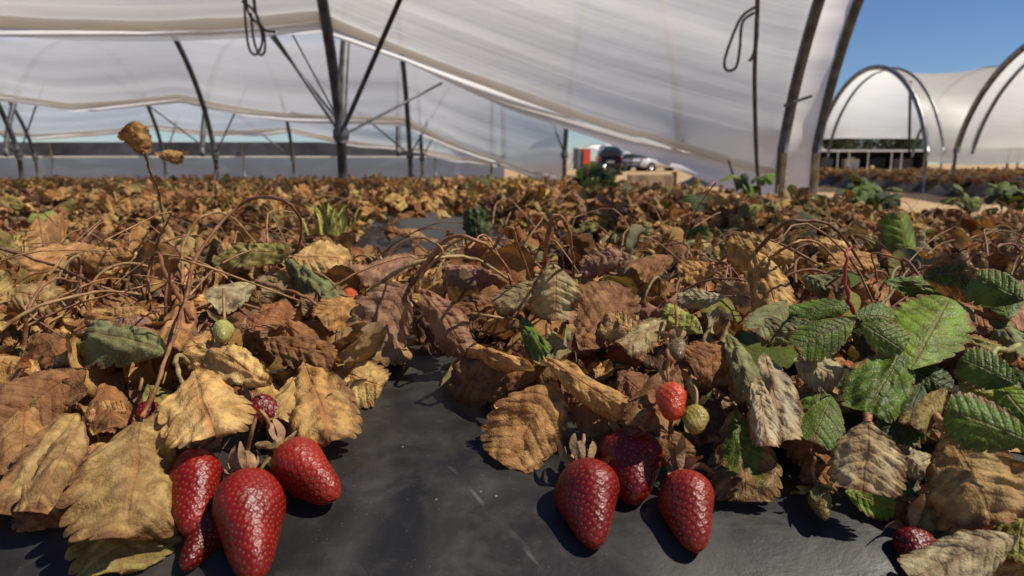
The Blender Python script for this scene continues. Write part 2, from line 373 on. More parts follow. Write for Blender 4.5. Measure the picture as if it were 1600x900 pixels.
# ---------------------------------------------------------------- leaves
def bend(V, ax, k):
    """bend the sheet: coordinate ax (0=x,1=y) wrapped on a circle of curvature k, towards -z for k>0"""
    if abs(k) < 1e-4: return V
    c = V[:, ax].copy(); z = V[:, 2].copy(); r = 1.0 / k
    V = V.copy(); V[:, ax] = (r + z) * np.sin(c * k); V[:, 2] = (r + z) * np.cos(c * k) - r; return V
def leaflet(seed, width=.8, nu=46, nv=11, kx=0.8, ky=.6, fold=.2, crumple=.05, wave=.05, teeth=.10, ntooth=9, roll=0., twist=0., shape=0.):
    """unit leaflet: base at origin, midrib along +y to y=1; returns V, F, uv, tip"""
    r = np.random.default_rng(seed)
    u = np.linspace(0, 1, nu); t = np.linspace(-1, 1, 2 * nv + 1)
    U, T = np.meshgrid(u, t, indexing='ij'); A = np.abs(T); sg = np.sign(T)
    ph = U * np.pi
    ey = ((1 - np.cos(ph)) / 2) ** (.76 - .1 * shape); ex = np.sin(ph) ** (.92 - .40 * U) * (.5 * width) * (.70 + .46 * U) * (1 - .42 * np.exp(-U / .13))
    ex *= 1 + .07 * r.normal() * np.where(sg > 0, 1, -1) 
    my = U ** 1.45
    f = (U * ntooth) % 1.0
    tooth = np.abs(np.cos(np.pi * np.clip(f + .10, 0, 1.1))) ** .42
    jit = 1 + .15 * np.sin(U * 31 + seed) * np.sin(U * 17 + 2 * seed)
    tm = np.clip((U - .16) / .15, 0, 1) * np.clip((1.01 - U) / .06, .35, 1)
    tl = 1 + teeth * tm * jit * (tooth - .55) * np.clip((A - .45) / .55, 0, 1)
    X = sg * ex * A * tl; Yv = my + (ey - my) * A ** 1.15 * tl
    Zc = .006 * np.abs(np.sin(np.pi * ntooth * U)) * np.clip(A * 3, 0, 1) * (1 - .3 * A)
    Zc -= fold * (np.sqrt(X * X + .0016) - .04)
    Zc += wave * A ** 2.2 * np.sin(U * (9 + 3 * r.random()) + r.uniform(0, 6) + 1.7 * sg) * .6
    Zc += crumple * fbm(X, Yv, seed, 3, 7) + crumple * .35 * fbm(X, Yv, seed + 9, 2, 22)
    V = np.stack([X, Yv, Zc], -1).reshape(-1, 3)
    if roll:                                            # margins roll in
        a = np.abs(V[:, 0]) / (.5 * width); q = np.clip(a - .55, 0, None); s = np.sign(V[:, 0])
        ang = roll * q * 3.0; rr = .45 * width * .5
        V[:, 0] = np.where(q > 0, s * (.55 * .5 * width + rr * np.sin(ang) / max(abs(roll) * 3 * rr / (.5 * width), .3)), V[:, 0])
        V[:, 2] += np.where(q > 0, -np.sign(roll) * (1 - np.cos(ang)) * rr / max(abs(roll) * 3 * rr / (.5 * width), .3), 0)
    V = bend(V, 0, kx); V = bend(V, 1, ky)
    if twist:
        an = twist * V[:, 1]; c, s = np.cos(an), np.sin(an); x, z = V[:, 0].copy(), V[:, 2].copy()
        V[:, 0] = x * c - z * s; V[:, 2] = x * s + z * c
    V += .02 * crumple / .05 * np.stack([fbm(V[:, 1], V[:, 2], seed + 3, 2, 6), np.zeros(len(V)), np.zeros(len(V))], -1)
    tipi = (nu - 1) * (2 * nv + 1) + nv
    V -= V[nv]
    tip = V[tipi].copy()
    F = gridF(nu, 2 * nv + 1)
    uv = np.stack([U, .5 + .5 * T], -1).reshape(-1, 2)
    return V, F, uv, tip
def unit(v): v = np.asarray(v, float); return v / (np.linalg.norm(v) + 1e-12)
C = dict(tan=(.55, .335, .125), olive=(.46, .32, .14), straw=(.64, .46, .18), ochre=(.47, .275, .105), brown=(.27, .135, .055), rust=(.34, .16, .062),
         mauve=(.38, .225, .15), grey=(.42, .37, .20), green=(.10, .175, .018), bright=(.17, .28, .02), dgreen=(.042, .082, .012), dark=(.10, .05, .025),
         lime=(.30, .34, .07), gtan=(.30, .27, .09), sage=(.22, .25, .11), pale=(.46, .43, .27))
def jit(c, a=.12):
    k = 1 + random.uniform(-a, a) * 1.3
    return tuple(max(.004, x * k * (1 + random.uniform(-a, a) * .6)) for x in c)
HERO_N = [0]
def hero(plant, b, t, wpx, col, edge=.25, roll=0., kx=.7, ky=.5, fold=.15, crumple=.062, wave=.06, rl=0., twist=0., flip=False, seed=None, name='leaf', label=None, face=.72, teeth=.22):
    HERO_N[0] += 1; seed = seed or (100 + HERO_N[0] * 7)
    pb = bedp(*b) if len(b) == 3 else at(b[0], b[1], b[3]); pt = bedp(*t) if len(t) == 3 else at(t[0], t[1], t[3])
    d = pt - pb; Lc = np.linalg.norm(d); zm = project((pb + pt) / 2)[2]; Wm = wpx * zm / FX
    V, F, uv, tip = leaflet(seed, 1.0, 91, 14, kx, ky, fold, crumple, wave, teeth, roll=rl, twist=twist)
    k = Lc / np.linalg.norm(tip)
    ang = math.atan2(tip[2], math.hypot(tip[1], tip[0])); 
    # frame whose y is the chord
    yl = unit(tip); xl = unit(np.cross(yl, [0, 0, 1.0])); zl = np.cross(xl, yl)
    Vl = np.stack([V @ xl, V @ yl, V @ zl], -1)
    wx = np.ptp(Vl[:, 0]); sx = Wm / wx
    Vl = Vl * np.array([sx, k, (sx + k) / 2])
    Y = unit(d); mid = (pb + pt) / 2
    n0 = face * unit(CAM - mid) + (1 - face) * np.array([0, 0, 1.0]); n0 = n0 - Y * (n0 @ Y); n0 = unit(n0)
    cr, sr = math.cos(R(roll)), math.sin(R(roll)); Z = n0 * cr + np.cross(Y, n0) * sr; X = np.cross(Y, Z)
    if flip: Z = -Z; X = -X
    W = pb + Vl[:, :1] * X + Vl[:, 1:2] * Y + Vl[:, 2:3] * Z
    # never sink below the mulch film
    W[:, 2] = np.maximum(W[:, 2], bedz(W[:, 0], W[:, 1]) + .0015 + .001 * np.abs(np.sin(W[:, 0] * 400)))
    ctr = W.mean(0)
    green = col in ('green', 'bright', 'dgreen', 'lime')
    me = mesh('leaf', (W - ctr) , F, M_GRN if green else M_DRY, uv=uv)
    o = link(name, me, None); o.location = ctr
    attach(o, plant)
    c = jit(C[col], .07); o.color = (*c, edge)
    if label: o['label'] = label
    return o
def attach(o, plant):
    o.parent = plant; o.matrix_parent_inverse = Matrix.Translation(-Vector(plant.location))
STEMC = [(.30, .15, .06), (.22, .09, .035), (.38, .23, .09), (.16, .06, .03), (.34, .27, .10)]
def stem(plant, pts, r=.0011, col=None, name='stem', n=26):
    P = spline([bedp(*p) if len(p) == 3 else at(p[0], p[1], p[3]) for p in pts], n)
    P = P + np.stack([fbm(np.arange(n) * .5, np.arange(n) * .1, HERO_N[0] + int(abs(P[0][0]) * 999) + q_, 3, 1.2) for q_ in range(3)], -1) * .0022 * np.sin(np.linspace(0, np.pi, n))[:, None]
    m = MB(); rr = np.linspace(r * 1.3, r * .7, n) * (1 + .16 * np.sin(np.arange(n) * 1.9 + P[0][0] * 50)); m.tube(P, rr, 7)
    o = m.build(name, M_STEM); attach(o, plant); o.color = (*(col or random.choice(STEMC)), 1); return o

# shared variants of trifoliate leaves -------------------------------------------------
def trifol(seed, nu, nv, dry=True, mat=None, tint=None):
    r = np.random.default_rng(seed); Vs, Fs, UVs = [], [], []; n = 0
    for k, a in enumerate((0, 1.15 + r.uniform(-.3, .3), -1.15 + r.uniform(-.3, .3))):
        cr = r.uniform(.06, .17) if dry else .02
        V, F, uv, tip = leaflet(seed * 5 + k, r.uniform(.62, .95), nu, nv, r.uniform(-.8, 2.6) if dry else r.uniform(.1, .9), r.uniform(-1.2, 2.2) if dry else r.uniform(.0, .9),
                                r.uniform(-.3, .7) if dry else .15, cr, r.uniform(.04, .14) if dry else .03, .11, twist=r.uniform(-1, 1) if dry else r.uniform(-.2, .2),
                                roll=(r.uniform(-.6, 1.2) if (dry and r.random() < .6) else 0))
        V = V * (1 if k == 0 else .88)
        dr = r.uniform(-.5, .7) if dry else r.uniform(-.1, .3)
        c, s = math.cos(dr), math.sin(dr); V = np.stack([V[:, 0], V[:, 1] * c + V[:, 2] * s, -V[:, 1] * s + V[:, 2] * c], -1)
        V[:, 1] += .06; c, s = math.cos(a), math.sin(a); V = np.stack([V[:, 0] * c - V[:, 1] * s, V[:, 0] * s + V[:, 1] * c, V[:, 2]], -1)
        Vs.append(V); Fs.append(F + n); UVs.append(uv); n += len(V)
    return np.concatenate(Vs), np.concatenate(Fs), np.concatenate(UVs)
DRYV = []; GRNV = []
for i in range(16):
    V, F, uv = trifol(40 + i, 30, 7); DRYV.append(mesh('leaf', V, F, M_DRY, uv=uv))
for i in range(6):
    V, F, uv = trifol(140 + i, 30, 7, dry=False); GRNV.append(mesh('leaf', V, F, M_GRN, uv=uv))
SINGLE = []
for i in range(12):
    r = np.random.default_rng(i + 900)
    V, F, uv, tip = leaflet(300 + i, r.uniform(.7, .95), 38, 9, r.uniform(-1., 2.6), r.uniform(-1, 1.8), r.uniform(-.2, .6), r.uniform(.05, .1), r.uniform(.05, .12), .11, roll=r.uniform(-.5, 1.2) if i % 2 else 0, twist=r.uniform(-.8, .8))
    SINGLE.append(mesh('leaf', V, F, M_DRY, uv=uv))
def basis(nrm, az):
    Z = unit(nrm); X = unit(np.cross([math.cos(az), math.sin(az), 0.01], Z)); Y = np.cross(Z, X); return Matrix((X, Y, Z)).transposed()
def put_leaf(plant, me, p, size, nrm, az, col, edge, name='leaf'):
    o = bpy.data.objects.new(name, me); COL.objects.link(o)
    o.matrix_world = Matrix.Translation(Vector(p)) @ basis(nrm, az).to_4x4() @ Matrix.Scale(size, 4)
    mw = o.matrix_world.copy(); o.parent = plant; o.matrix_parent_inverse = Matrix.Translation(-Vector(plant.location)); o.matrix_basis = mw
    o.color = (*col, edge); return o
PAL_DRY = ['tan'] * 8 + ['ochre'] * 5 + ['olive'] * 4 + ['straw'] * 6 + ['brown'] * 3 + ['rust'] * 3 + ['mauve'] * 2 + ['gtan'] * 2 + ['dark'] * 2
PAL_MIX = ['tan'] * 3 + ['ochre'] * 2 + ['olive'] * 3 + ['grey'] * 2 + ['brown'] * 5 + ['rust'] * 2 + ['mauve'] * 2 + ['gtan'] * 2 + ['sage'] * 4 + ['dark'] * 3 + ['pale'] * 1
BX = [0, 100, 255, 262, 440, 500, 545, 598, 612, 700, 706, 770, 800, 880, 960, 1000, 1110, 1120, 1200, 1225, 1290, 1320, 1430, 1450, 1600]
BY = [800, 880, 880, 690, 680, 690, 660, 600, 545, 545, 600, 680, 715, 650, 655, 670, 690, 765, 750, 690, 735, 800, 810, 900, 900]
def covered(px, py): return py < np.interp(px, BX, BY)

# ---------------------------------------------------------------- front plants
def plant(name, px, py, label, group=None, y=None):
    p = bedp(px, py, 0); o = empty(name, (float(p[0]), float(p[1]), float(bedz(p[0], p[1]))))
    tag(o, label, 'strawberry plant', group); return o
GF = 'strawberry plants along the near bed'
PL = plant('strawberry_plant', 285, 500, 'withered tan strawberry plant at the left with five ripe berries hanging over the black film', GF)
PC = plant('strawberry_plant', 700, 470, 'wilted strawberry plant with two drooping mauve grey leaves above the bare black film', GF)
PM = plant('strawberry_plant', 960, 500, 'brown strawberry plant at the centre with three ripe red berries on the black film', GF)
PR = plant('strawberry_plant', 1330, 490, 'half green strawberry plant at the right with large green and rust edged leaves', GF)
PB1 = plant('strawberry_plant', 90, 400, 'dried strawberry plant behind the left plant, leaves all brown and curled', GF)
PB2 = plant('strawberry_plant', 470, 400, 'dried strawberry plant with a tall red arching stem behind the left berries', GF)
PB3 = plant('strawberry_plant', 860, 390, 'dried strawberry plant with thin hooped stems behind the centre plant', GF)
PB4 = plant('strawberry_plant', 1170, 400, 'wilted plant with two broad tan folded leaves behind the centre right', GF)
PB5 = plant('strawberry_plant', 1500, 400, 'strawberry plant with an upright green leaf at the right rear of the near bed', GF)
H = hero
# left plant
H(PL, (222, 655, .040), (196, 842, .026), 178, 'olive', .28, kx=.9, ky=.7, roll=-4, rl=.25, fold=.10, wave=.13, crumple=.075, teeth=.30, seed=4242)
H(PL, (190, 765, .018), (188, 896, .010), 160, 'gtan', .10, kx=.4, ky=.3, wave=.10)
H(PL, (262, 552, .050), (118, 528, .045), 95, 'sage', .2, kx=1.0, ky=.9, roll=10)
H(PL, (303, 580, .052), (338, 682, .045), 135, 'straw', .12, kx=.7, ky=.9, wave=.09)
H(PL, (135, 578, .040), (-8, 672, .030), 112, 'brown', .3, kx=.9, ky=.4)
H(PL, (120, 645, .026), (18, 806, .015), 105, 'olive', .5, kx=.6, ky=.3)
H(PL, (128, 658, .036), (52, 800, .026), 64, 'olive', .3, kx=2.2, ky=.4, rl=1.0)
H(PL, (476, 568, .040), (515, 692, .022), 112, 'tan', .25, kx=.9, ky=.6, wave=.08)
H(PL, (508, 572, .024), (600, 606, .014), 84, 'straw', .2, kx=.6, ky=.4, wave=.09)
H(PL, (425, 600, .045), (305, 540, .050), 72, 'straw', .15, kx=1.2, ky=.5)
H(PL, (412, 532, .045), (524, 560, .036), 60, 'brown', .3, kx=1.0, ky=.6)
H(PL, (470, 585, .030), (438, 655, .028), 56, 'straw', .2, kx=.8)
H(PL, (245, 498, .050), (130, 492, .045), 54, 'ochre', .25, kx=1.4, ky=.5)
H(PL, (392, 520, .050), (440, 468, .060), 62, 'rust', .35, kx=1.2, roll=-20)
H(PL, (120, 590, .03), (60, 520, .04), 80, 'brown', .3, kx=1.0)
H(PL, (60, 590, .03), (-20, 560, .03), 70, 'tan', .3)
H(PL, (230, 600, .02), (255, 660, .02), 60, 'gtan', .2)
H(PL, (200, 640, .03), (130, 650, .03), 55, 'tan', .2, kx=1.4)
H(PL, (140, 660, .018), (110, 770, .015), 90, 'brown', .2)
H(PL, (300, 470, .05), (260, 540, .05), 60, 'ochre', .3)
H(PL, (190, 480, .045), (215, 530, .05), 70, 'mauve', .2)
H(PL, (88, 700, .022), (70, 826, .010), 92, 'brown', .4, kx=.8, ky=.4)
H(PL, (40, 610, .03), (30, 735, .018), 96, 'ochre', .45, kx=.8, ky=.5)
H(PL, (0, 640, .02), (-30, 800, .012), 90, 'brown', .4)
H(PL, (165, 600, .035), (175, 668, .028), 66, 'rust', .3, kx=1.2)
H(PL, (335, 610, .025), (410, 640, .02), 60, 'brown', .3)
H(PL, (420, 640, .02), (470, 690, .015), 50, 'tan', .3, kx=1.2)
H(PL, (350, 500, .045), (300, 560, .045), 60, 'tan', .3, kx=1.5)
H(PL, (430, 490, .045), (480, 540, .035), 56, 'rust', .3, kx=1.5)
# between
H(PB2, (462, 392, .065), (338, 400, .055), 62, 'gtan', .2, kx=.8, ky=.6, roll=12)
H(PB2, (458, 400, .06), (548, 408, .05), 72, 'straw', .15, kx=1.2, ky=.8)
H(PB2, (452, 408, .055), (522, 470, .045), 64, 'sage', .25, kx=1.2)
H(PB2, (398, 442, .05), (330, 474, .045), 52, 'pale', .1, kx=.9)
H(PB1, (150, 385, .05), (40, 420, .04), 66, 'tan', .3, kx=1.3)
H(PB1, (210, 400, .05), (110, 405, .045), 50, 'ochre', .2, kx=1.2)
H(PB1, (10, 455, .05), (90, 470, .045), 60, 'olive', .3)
H(PB1, (100, 350, .05), (25, 378, .04), 55, 'ochre', .25, kx=1.3)
# centre
H(PC, (636, 440, .065), (566, 550, .022), 104, 'mauve', .1, kx=.5, ky=.35, fold=.15, wave=.04, face=.9)
H(PC, (657, 450, .068), (732, 552, .020), 66, 'mauve', .15, kx=1.3, ky=.5, face=.9)
H(PC, (655, 402, .055), (556, 428, .050), 50, 'mauve', .25, kx=1.6, roll=20)
H(PC, (790, 430, .052), (690, 420, .050), 52, 'mauve', .2, kx=1.6, roll=15)
H(PC, (780, 470, .04), (700, 500, .03), 60, 'brown', .3, kx=1.2)
H(PC, (640, 480, .03), (700, 540, .02), 60, 'dark', .3)
H(PC, (560, 470, .04), (500, 500, .035), 60, 'ochre', .3)
H(PM, (868, 412, .085), (866, 502, .050), 88, 'grey', .25, kx=1.0, ky=.6, face=.9, wave=.09)
H(PM, (862, 440, .065), (770, 480, .050), 50, 'grey', .3, kx=1.2)
H(PM, (905, 548, .035), (972, 446, .060), 96, 'brown', .45, kx=.8, ky=.4, crumple=.07, face=.9)
H(PM, (872, 600, .034), (786, 726, .008), 128, 'ochre', .28, kx=.5, ky=.4, wave=.09, face=.85)
H(PM, (850, 578, .036), (700, 602, .012), 92, 'brown', .35, kx=.9, ky=.4, wave=.08)
H(PM, (835, 575, .042), (728, 546, .030), 34, 'tan', .15, kx=1.5, wave=.12, rl=1.)
H(PM, (850, 558, .050), (982, 645, .036), 50, 'tan', .2, kx=1.8, wave=.12, rl=1.)
H(PM, (880, 600, .025), (960, 668, .02), 80, 'brown', .3, kx=1.)
H(PM, (1060, 572, .048), (1008, 672, .040), 84, 'brown', .15, kx=.8, ky=.3, face=.9)
H(PM, (812, 498, .045), (856, 562, .040), 40, 'green', .2, kx=.6, wave=.1)
H(PM, (1042, 672, .020), (1062, 722, .014), 66, 'brown', .2)
H(PM, (1150, 545, .05), (1078, 570, .048), 80, 'rust', .4, kx=1.1)
H(PM, (1140, 580, .045), (1180, 615, .035), 70, 'rust', .4, kx=.9)
H(PM, (1098, 522, .055), (1036, 482, .060), 42, 'lime', .15, kx=1.2)
H(PM, (1040, 500, .055), (975, 545, .050), 50, 'grey', .25, kx=1.0, wave=.1)
H(PM, (1132, 465, .055), (1058, 464, .052), 36, 'pale', .1, kx=1.4, wave=.14)
H(PM, (965, 580, .04), (1010, 620, .03), 70, 'brown', .3)
H(PM, (900, 520, .04), (850, 560, .035), 60, 'dark', .3)
H(PM, (1000, 520, .05), (940, 500, .05), 60, 'olive', .3)
# right
H(PR, (1150, 640, .030), (1164, 784, .010), 112, 'green', .60, kx=.6, ky=.3, wave=.06, face=.9)
H(PR, (1195, 552, .055), (1222, 690, .035), 84, 'pale', .12, kx=1.0, ky=.3, face=.9)
H(PR, (1138, 520, .060), (1178, 618, .050), 50, 'sage', .12, kx=1.8, ky=.4, face=.9)
H(PR, (1182, 590, .055), (1200, 696, .045), 48, 'pale', .15, kx=1.2, ky=.3, face=.9)
H(PR, (1240, 560, .050), (1315, 590, .045), 64, 'pale', .15, kx=1.1)
H(PR, (1412, 538, .062), (1356, 648, .045), 98, 'green', .15, kx=.6, ky=.4, face=.9)
H(PR, (1422, 578, .058), (1484, 466, .075), 116, 'bright', .18, kx=.35, ky=.2, face=.93, crumple=.02, wave=.03)
H(PR, (1334, 476, .072), (1228, 492, .062), 50, 'green', .08, kx=1.0, ky=.7, roll=10, crumple=.02)
H(PR, (1336, 492, .070), (1424, 508, .060), 62, 'green', .08, kx=1.0, ky=.7, crumple=.02)
H(PR, (1330, 512, .055), (1240, 540, .045), 60, 'dgreen', .1, kx=.8, crumple=.02)
H(PR, (1330, 515, .05), (1400, 560, .045), 60, 'dgreen', .2, kx=.8, crumple=.02)
H(PR, (1270, 520, .06), (1180, 515, .06), 50, 'sage', .2, kx=1.2, wave=.14)
H(PR, (1225, 500, .06), (1290, 540, .055), 56, 'dgreen', .15, kx=1.2)
H(PR, (1356, 658, .050), (1346, 768, .030), 112, 'grey', .2, kx=.8, ky=.5, face=.92)
H(PR, (1478, 672, .048), (1552, 822, .028), 158, 'olive', .30, kx=.6, ky=.35, face=.9, wave=.07)
H(PR, (1520, 690, .03), (1590, 835, .018), 130, 'rust', .35, kx=.6)
H(PR, (1610, 690, .050), (1474, 636, .052), 92, 'green', .22, kx=.7, ky=.6, crumple=.02)
H(PR, (1600, 610, .055), (1498, 602, .052), 46, 'lime', .15, kx=.6)
H(PR, (1478, 605, .055), (1424, 664, .050), 46, 'gtan', .25, kx=1.4)
H(PR, (1410, 572, .050), (1486, 612, .045), 54, 'dgreen', .1, kx=.9)
H(PR, (1320, 768, .012), (1400, 792, .012), 54, 'bright', .15, kx=.5)
H(PR, (1360, 780, .008), (1432, 800, .008), 50, 'rust', .5)
H(PR, (1585, 838, .030), (1424, 905, .020), 90, 'pale', .15, kx=1.1, wave=.1)
H(PR, (1500, 826, .012), (1440, 850, .01), 60, 'dgreen', .15)
H(PR, (1600, 800, .02), (1590, 880, .02), 70, 'lime', .15)
H(PR, (1230, 640, .030), (1290, 712, .015), 96, 'rust', .5, kx=.8)
H(PR, (1290, 600, .035), (1265, 670, .03), 80, 'green', .4, kx=.8)
H(PR, (1380, 640, .03), (1420, 730, .02), 60, 'mauve', .3, kx=1.2)
H(PR, (1440, 640, .03), (1470, 780, .015), 80, 'dgreen', .2)
H(PR, (1540, 480, .055), (1600, 560, .05), 60, 'sage', .15, kx=1.2)
H(PR, (1300, 560, .03), (1340, 640, .03), 80, 'dgreen', .3)
H(PR, (1300, 700, .02), (1270, 760, .012), 60, 'rust', .4)
H(PR, (1400, 700, .022), (1400, 780, .012), 70, 'dgreen', .3)
H(PR, (1440, 760, .018), (1470, 850, .010), 80, 'gtan', .3)
H(PR, (1560, 850, .018), (1600, 910, .012), 90, 'olive', .3)
H(PR, (1220, 600, .03), (1240, 690, .02), 80, 'dark', .3)
H(PR, (1090, 600, .03), (1120, 690, .02), 70, 'dark', .3)
H(PR, (1560, 560, .045), (1600, 630, .04), 70, 'dgreen', .2)
H(PR, (1490, 530, .05), (1570, 560, .045), 50, 'gtan', .3, kx=1.3)
H(PR, (1560, 520, .05), (1490, 500, .05), 50, 'rust', .4, kx=1.3)
H(PR, (1250, 580, .035), (1300, 650, .028), 80, 'olive', .3, kx=1.1)
H(PR, (1390, 700, .03), (1450, 740, .025), 56, 'pale', .2, kx=1.2)
for a_ in (((1335, 500, .078), (1245, 545, .066), 66, 'green'), ((1345, 505, .076), (1412, 548, .066), 60, 'green'), ((1600, 470, .085), (1520, 432, .09), 66, 'green'),
           ((1590, 600, .066), (1500, 560, .066), 70, 'green'), ((1612, 690, .066), (1478, 640, .064), 96, 'green'), ((1230, 470, .07), (1180, 520, .06), 56, 'sage'),
           ((1440, 600, .052), (1400, 690, .04), 70, 'dgreen'), ((1560, 600, .06), (1612, 660, .055), 70, 'bright'), ((1300, 620, .045), (1268, 690, .035), 66, 'green')):
    H(PR, *a_, .14, kx=.45, ky=.4, crumple=.02, wave=.03, face=.75)
# rear right
H(PB5, (1424, 424, 0, .86), (1404, 330, 0, .88), 60, 'bright', .22, roll=35, kx=.5, ky=.1, fold=.25, crumple=.012, wave=.015, face=1.0, teeth=.14, seed=777)
H(PB5, (1442, 432, .070), (1545, 424, .085), 84, 'dgreen', .55, kx=.5, ky=.8, face=.85)
H(PB5, (1382, 440, .065), (1474, 450, .060), 42, 'green', .15, kx=1.0, wave=.08)
H(PB5, (1578, 500, .060), (1545, 420, .075), 70, 'green', .1, kx=.7, crumple=.02)
H(PB5, (1482, 470, .060), (1584, 518, .050), 44, 'rust', .3, kx=1.6)
H(PB5, (1600, 440, .06), (1570, 500, .05), 60, 'mauve', .2)
H(PB4, (1182, 392, .080), (1214, 484, .055), 66, 'tan', .15, kx=1.3, ky=.6, face=.92)
H(PB4, (1246, 404, .070), (1134, 384, .075), 62, 'tan', .15, kx=1.5, ky=1.2, roll=-5)
H(PB4, (1270, 380, .06), (1330, 392, .055), 36, 'straw', .2, kx=1.2)
H(PB4, (1290, 410, .06), (1370, 400, .06), 50, 'ochre', .3, kx=1.2)
H(PB4, (1250, 430, .055), (1320, 450, .05), 44, 'sage', .2, kx=1.2, wave=.12)
H(PB4, (1120, 420, .055), (1060, 430, .05), 50, 'tan', .3, kx=1.2)
H(PB3, (985, 400, .06), (905, 415, .05), 50, 'mauve', .25, kx=1.3)
H(PB3, (1050, 400, .05), (990, 420, .05), 50, 'brown', .3, kx=1.3)

# stems seen one by one
def st(pl, *pts, r=.0011, c=None): return stem(pl, pts, r, c)
st(PL, (222, 652, .045), (262, 560, .06), (292, 460, .06), (300, 410, .06), r=.0011, c=(.30, .14, .05))
st(PL, (290, 470, .05), (310, 395, .07), (380, 315, .11), (440, 312, .12), (470, 345, .10), (466, 395, .07), r=.0015, c=(.24, .10, .04))
st(PL, (285, 445, .05), (290, 375, .08), (325, 335, .10), (360, 338, .09), (400, 380, .07), r=.0012, c=(.36, .22, .09))
st(PL, (300, 500, .05), (262, 430, .07), (245, 395, .08), (232, 430, .06), (240, 490, .05), r=.0013, c=(.26, .10, .04))
st(PL, (0, 388, .07), (60, 405, .06), (120, 430, .05), r=.0013)
st(PL, (0, 515, .05), (60, 480, .06), (150, 455, .06), (220, 460, .05), r=.0012, c=(.36, .22, .09))
st(PL, (38, 545, .03), (45, 480, .06), (80, 438, .07), (120, 440, .06), r=.0013)
st(PL, (75, 430, .06), (110, 395, .07), (170, 392, .06), r=.0010, c=(.42, .28, .12))
st(PL, (400, 440, .05), (470, 462, .05), (540, 498, .03), r=.0014, c=(.30, .14, .05))
st(PL, (300, 570, .04), (278, 560, .05), (285, 600, .05), (300, 625, .03), r=.0014)
st(PB1, (258, 362, .05), (252, 320, .09), (238, 275, .13), (225, 238, .165), r=.0012, c=(.16, .12, .04))
st(PC, (575, 455, .04), (640, 415, .07), (700, 400, .075), (750, 408, .065), (800, 440, .05), r=.0016, c=(.42, .30, .12))
st(PC, (648, 440, .06), (665, 410, .08), (700, 372, .10), (750, 375, .10), (790, 420, .07), (800, 450, .05), r=.0015, c=(.30, .15, .06))
st(PC, (640, 445, .06), (680, 400, .085), (720, 372, .10), (735, 385, .09), (760, 370, .09), (800, 440, .06), r=.0010, c=(.34, .17, .07))
st(PC, (655, 452, .066), (660, 425, .08), (690, 390, .10), (650, 370, .10), (610, 400, .08), r=.0009, c=(.40, .27, .12))
st(PM, (770, 395, .07), (785, 360, .11), (805, 365, .11), (830, 440, .06), r=.0012, c=(.34, .2, .08))
st(PM, (850, 420, .08), (858, 350, .125), (870, 338, .13), (888, 360, .12), (896, 400, .09), (896, 440, .06), r=.0013, c=(.30, .14, .06))
st(PM, (868, 414, .085), (850, 430, .075), (830, 460, .05), (800, 500, .03), r=.0010, c=(.36, .26, .12))
st(PM, (855, 556, .03), (856, 500, .05), (858, 480, .05), r=.0017, c=(.38, .2, .07))
st(PM, (705, 500, .035), (750, 492, .045), (805, 500, .04), r=.0013, c=(.36, .2, .08))
st(PB3, (770, 350, .05), (775, 320, .08), (800, 315, .085), (850, 370, .04), r=.0013, c=(.42, .27, .12))
st(PB3, (790, 350, .05), (800, 325, .08), (815, 330, .08), (830, 360, .05), r=.0012, c=(.34, .2, .08))
st(PB4, (1182, 392, .08), (1215, 360, .105), (1250, 345, .115), (1300, 352, .11), (1350, 420, .06), r=.0013, c=(.16, .07, .03))
st(PB4, (1190, 415, .07), (1230, 385, .09), (1270, 376, .09), (1310, 410, .06), r=.0010, c=(.40, .2, .07))
st(PR, (1335, 490, .072), (1325, 465, .085), (1318, 430, .10), (1322, 400, .11), (1330, 385, .11), r=.0011, c=(.34, .035, .03))
st(PR, (1340, 500, .06), (1380, 470, .06), (1420, 420, .06), r=.0012, c=(.2, .16, .05))
st(PR, (1475, 672, .05), (1468, 655, .05), (1460, 630, .04), r=.0018, c=(.40, .2, .07))
st(PR, (1356, 660, .05), (1353, 645, .05), r=.0016, c=(.34, .15, .06))
st(PR, (1600, 540, .05), (1560, 550, .055), (1525, 558, .05), r=.0018, c=(.36, .38, .12))
st(PB5, (1540, 430, .05), (1560, 385, .08), (1590, 390, .07), (1580, 430, .05), r=.0012)

# lone dried leaf on a tall stalk
H(PB1, (236, 238, 0, 1.22), (196, 196, 0, 1.20), 44, 'ochre', .35, kx=1.8, ky=.5, face=.9, twist=.4, label='dried leaf standing up on a tall thin stalk')
H(PB1, (242, 238, 0, 1.22), (285, 243, 0, 1.20), 27, 'tan', .35, kx=1.8, ky=-.6, wave=.14)
st(PB1, (225, 240, 0, 1.215), (238, 238, 0, 1.22), (243, 240, 0, 1.22), r=.0009)
pstalk = at(225, 238, 1.215)
st(PB1, (258, 360, 0, 1.18), (252, 320, 0, 1.20), (238, 275, 0, 1.21), (225, 238, 0, 1.215), r=.0016, c=(.16, .12, .04))
# two green leaves just beyond
H(PB3, (748, 388, 0, 1.12), (742, 322, 0, 1.14), 52, 'dgreen', .25, kx=.6, face=.95, roll=-15)
H(PB4, (1095, 392, 0, 1.2), (1088, 354, 0, 1.22), 44, 'green', .1, kx=.5, face=.9)
H(PB3, (1010, 388, 0, 1.1), (1004, 346, 0, 1.1), 34, 'gtan', .1, kx=.9, face=.9)

